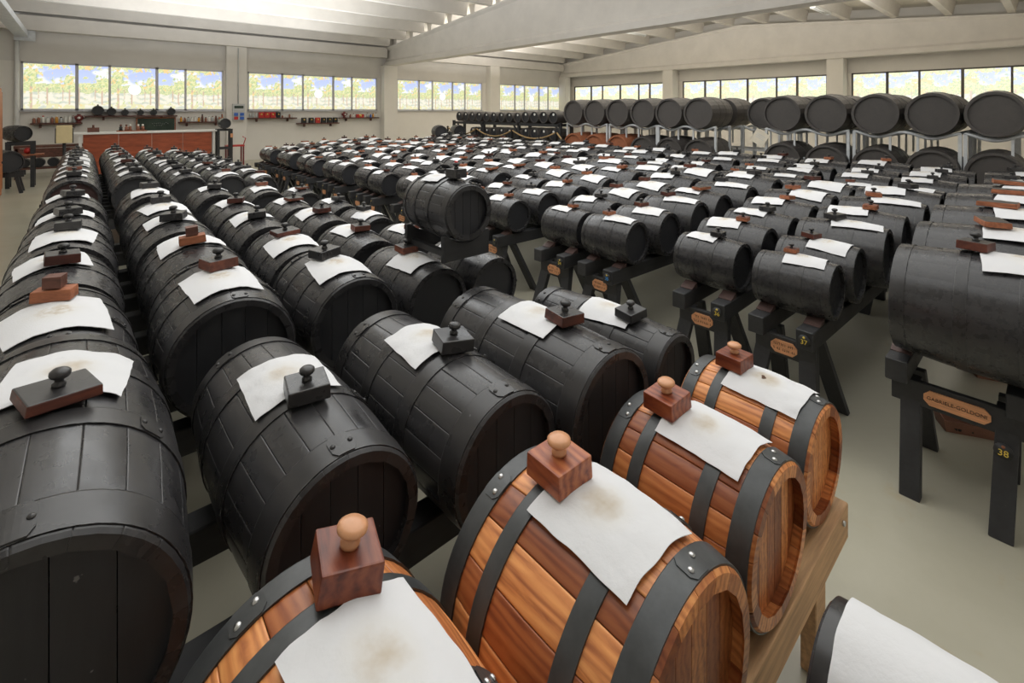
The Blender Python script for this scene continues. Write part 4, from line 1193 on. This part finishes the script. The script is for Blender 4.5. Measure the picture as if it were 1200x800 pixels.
# tall black stand with a barrel at the counter's right end
t = thing('tall_barrel_stand', 'tall black frame stand at the right end of the counter', 'stand', (3.15, 16.7, 0))
for sx in (-.17, .17):
    for sy in (-.14, .14): obj('leg', MB().box((sx, sy, .60), (.06, .06, 1.20), 'black_beam').mesh('leg'), t)
for z in (.25, .62, 1.17):
    for sy in (-.14, .14): obj('cross_bar', MB().box((0, sy, z), (.40, .05, .06), 'black_beam').mesh('cross_bar'), t)
obj('name_plate', MB().box((.17, -.175, 1.0), (.07, .01, .12), 'plate_wood').mesh('name_plate'), t)
tag(obj('barrel', far_mesh(2.6), None, (3.15, 16.7, 1.20 + .165), None, .16), 'small black barrel on the tall frame stand beside the counter', 'barrel')
t = thing('hand_trolley', 'low red metal trolley by the column right of the counter', 'trolley', (3.62, 17.6, 0))
obj('deck', MB().box((0, 0, .62), (.5, .35, .05), 'red_lacquer').mesh('deck'), t)
for sx in (-.22, .22):
    for sy in (-.15, .15): obj('leg', MB().box((sx, sy, .30), (.04, .04, .60), 'dark_red').mesh('leg'), t)
obj('handle', MB().tube([(.25, 0, .62), (.32, 0, .85), (.25, .1, .9)], .015, 'red_lacquer', 6).mesh('handle'), t)
t = thing('fuse_box', 'grey electrical panel with blue sockets on the column', 'electrical panel', (3.98, Y1 - .17, 1.40))
obj('upper_case', MB().box((0, -.06, .45), (.36, .12, .26), 'grey_plastic').mesh('upper_case'), t); obj('window_strip', MB().box((0, -.125, .47), (.28, .01, .09), 'chalk_board').mesh('window_strip'), t)
obj('lower_case', MB().box((0, -.06, .16), (.36, .12, .30), 'grey_plastic').mesh('lower_case'), t)
for x, z, m_ in ((-.09, .22, 'blue_plastic'), (.09, .22, 'blue_plastic'), (-.09, .09, 'red_lacquer'), (.09, .09, 'blue_plastic')): obj('socket', MB().box((x, -.13, z), (.12, .04, .10), m_).mesh('socket'), t)
obj('conduit', MB().tube([(.0, -.02, .58), (.0, -.02, 2.5)], .018, 'grey_plastic', 6).mesh('conduit'), t)
# lectern with paper
t = thing('lectern', 'black music stand holding a yellowed paper sheet before the counter', 'music stand', (-.36, 15.4, 0))
obj('pole', MB().lathe([(.03, .02), (.03, 1.0)], 'black_beam', 10).mesh('pole'), t); obj('base', MB().lathe([(.2, 0), (.2, .03)], 'black_beam', 16).mesh('base'), t)
obj('desk', MB().box((0, -.02, 1.17), (.32, .02, .34), 'black_beam', Matrix.Rotation(R(-12), 3, 'X')).mesh('desk'), t); obj('ledge', MB().box((0, -.02, 1.0), (.32, .08, .02), 'black_beam').mesh('ledge'), t)
obj('paper', MB().box((0, -.035, 1.20), (.28, .006, .42), 'paper', Matrix.Rotation(R(-12), 3, 'X')).mesh('paper'), t)
# low rustic sideboard with a row of small barrels under it
t = thing('sideboard', 'low rustic red-brown wooden sideboard left of the counter', 'sideboard', (-.62, 17.6, 0))
obj('top', MB().box((0, 0, .82), (1.45, .45, .06), 'brown_wood').mesh('top'), t); obj('apron', MB().box((0, -.2, .66), (1.40, .03, .24), 'brown_wood').mesh('apron'), t)
obj('shelf', MB().box((0, 0, .26), (1.40, .45, .04), 'brown_wood').mesh('shelf'), t)
for sx in (-.68, .68):
    for sy in (-.18, .18): obj('leg', MB().box((sx, sy, .40), (.07, .07, .80), 'brown_wood').mesh('leg'), t)
for i in range(5):
    tag(obj('barrel', far_mesh(2.6), None, (-1.16 + i * .27, 17.58, .28 + .125), None, .12), 'small black barrel under the rustic sideboard, %s from the left' % ORD[i], 'barrel', 'barrels under the sideboard')
# barrels at the left wall
t = thing('stool_stand', 'dark four-legged stand with orange plank at the left wall', 'stand', (-1.10, 15.75, 0))
for sx in (-.2, .2):
    for sy in (-.17, .17): obj('leg', MB().box((sx, sy, .52), (.07, .07, 1.04), 'black_beam').mesh('leg'), t)
for sy in (-.17, .17): obj('cross_bar', MB().box((0, sy, 1.0), (.47, .05, .08), 'black_beam').mesh('cross_bar'), t)
obj('plank', MB().box((.06, -.1, .74), (.66, .3, .03), 'orange_wood').mesh('plank'), t)
o = obj('barrel', far_mesh(2.6), None, (-1.17, 15.75, 1.04 + .19), (0, 0, R(32)), .185); tag(o, 'small black barrel on the dark stand at the left wall', 'barrel')
tag(obj('ball', MB().sphere((0, 0, .075), .075, 'red_lacquer', 14).mesh('ball'), None, (-.98, 15.65, .755)), 'round red pot on the orange plank of the dark stand', 'pot')
t = thing('low_trestle', 'low black trestle under the barrel at the left wall', 'trestle', (-1.27, 14.78, 0))
for sy in (-.2, .2):
    obj('rail', MB().box((0, sy, .40), (.6, .09, .10), 'black_beam').mesh('rail'), t)
    for sx in (-1, 1): obj('leg', MB().bar((sx * .18, sy, .38), (sx * .26, sy, 0), .08, .06, 'black_beam').mesh('leg'), t)
o = obj('barrel', far_mesh(2.6), None, (-1.27, 14.78, .43 + .24), (0, 0, R(20)), .245); tag(o, 'large black barrel on the low trestle at the left wall', 'barrel')
t = thing('cabinet', 'tall orange-brown wooden cabinet at the left edge of the picture', 'cabinet', (-1.47, 13.8, 0))
obj('body', MB().box((-.1, 0, 1.12), (.60, .9, 2.16), 'cabinet_wood').mesh('body'), t)
obj('door', MB().box(((.207), -.225, 1.42), (.015, .43, 1.4), 'cabinet_wood').mesh('door'), t); obj('door', MB().box(((.207), .225, 1.42), (.015, .43, 1.4), 'cabinet_wood').mesh('door'), t)
obj('drawer_front', MB().box(((.207), 0, .42), (.015, .88, .5), 'cabinet_wood').mesh('drawer_front'), t)
for sy in (-.38, .38): obj('foot', MB().box((0, sy, .02), (.16, .06, .04), 'black_box').mesh('foot'), t)

# ------------------------------------------------------------------ up in the roof
def batten(label, loc):
    t = thing('strip_lamp', label, 'lamp', loc, 0, 'strip lamps')
    obj('housing', MB().box((0, 0, .05), (1.55, .16, .06), 'lamp_white').mesh('housing'), t)
    for sy in (-.045, .045): obj('tube', MB().lathe([(.016, -.73), (.016, .73)], 'lamp_white', 10, 'X', (0, sy, .0)).mesh('tube'), t)
    for sx in (-.74, .74): obj('end_cap', MB().box((sx, 0, .01), (.05, .15, .05), 'galvanised').mesh('end_cap'), t)
def under_rib(y):
    yy = min(rib_ys, key=lambda q: abs(q - y)); return yy, roof_z(yy) - .085
for lab, x, y in (('white twin-tube strip lamp under a rib left of the big girder', 6.9, 12.5), ('white twin-tube strip lamp beyond the big girder', 17.4, 12.4), ('white twin-tube strip lamp at the upper right of the ceiling', 17.6, 4.6)):
    yy, zz = under_rib(y); batten(lab, (x, yy, zz))
t = thing('cable_duct', 'galvanised cable duct hung under the roof at the upper left', 'duct', (-1.30, 15.2, 3.78))
obj('trough', MB().box((0, 0, .0), (.26, 7.2, .012), 'galvanised').box((-.125, 0, .07), (.012, 7.2, .14), 'galvanised').box((.125, 0, .07), (.012, 7.2, .14), 'galvanised').mesh('trough'), t)
obj('end_plate', MB().box((.06, 3.63, .14), (.42, .012, .50), 'galvanised').mesh('end_plate'), t)
for y in (-2, 1): obj('hanger', MB().box((0, y, .26), (.28, .04, .012), 'galvanised').box((-.13, y, .2), (.012, .04, .26), 'galvanised').mesh('hanger'), t)

t = thing('wall_sign', 'small red and white safety sign on the column between the right windows', 'sign', (X1 - .58, 12.17, 2.02))
obj('panel', MB().box((0, 0, 0), (.01, .2, .3), 'lamp_white').mesh('panel'), t)
obj('red_field', MB().box((-.006, 0, -.02), (.004, .16, .18), 'red_lacquer').mesh('red_field'), t)
for o in COL.objects:
    if 'label' in o and len(o['label'].replace('-', ' ').split()) > 16: print('LONG', o.name, o['label'])
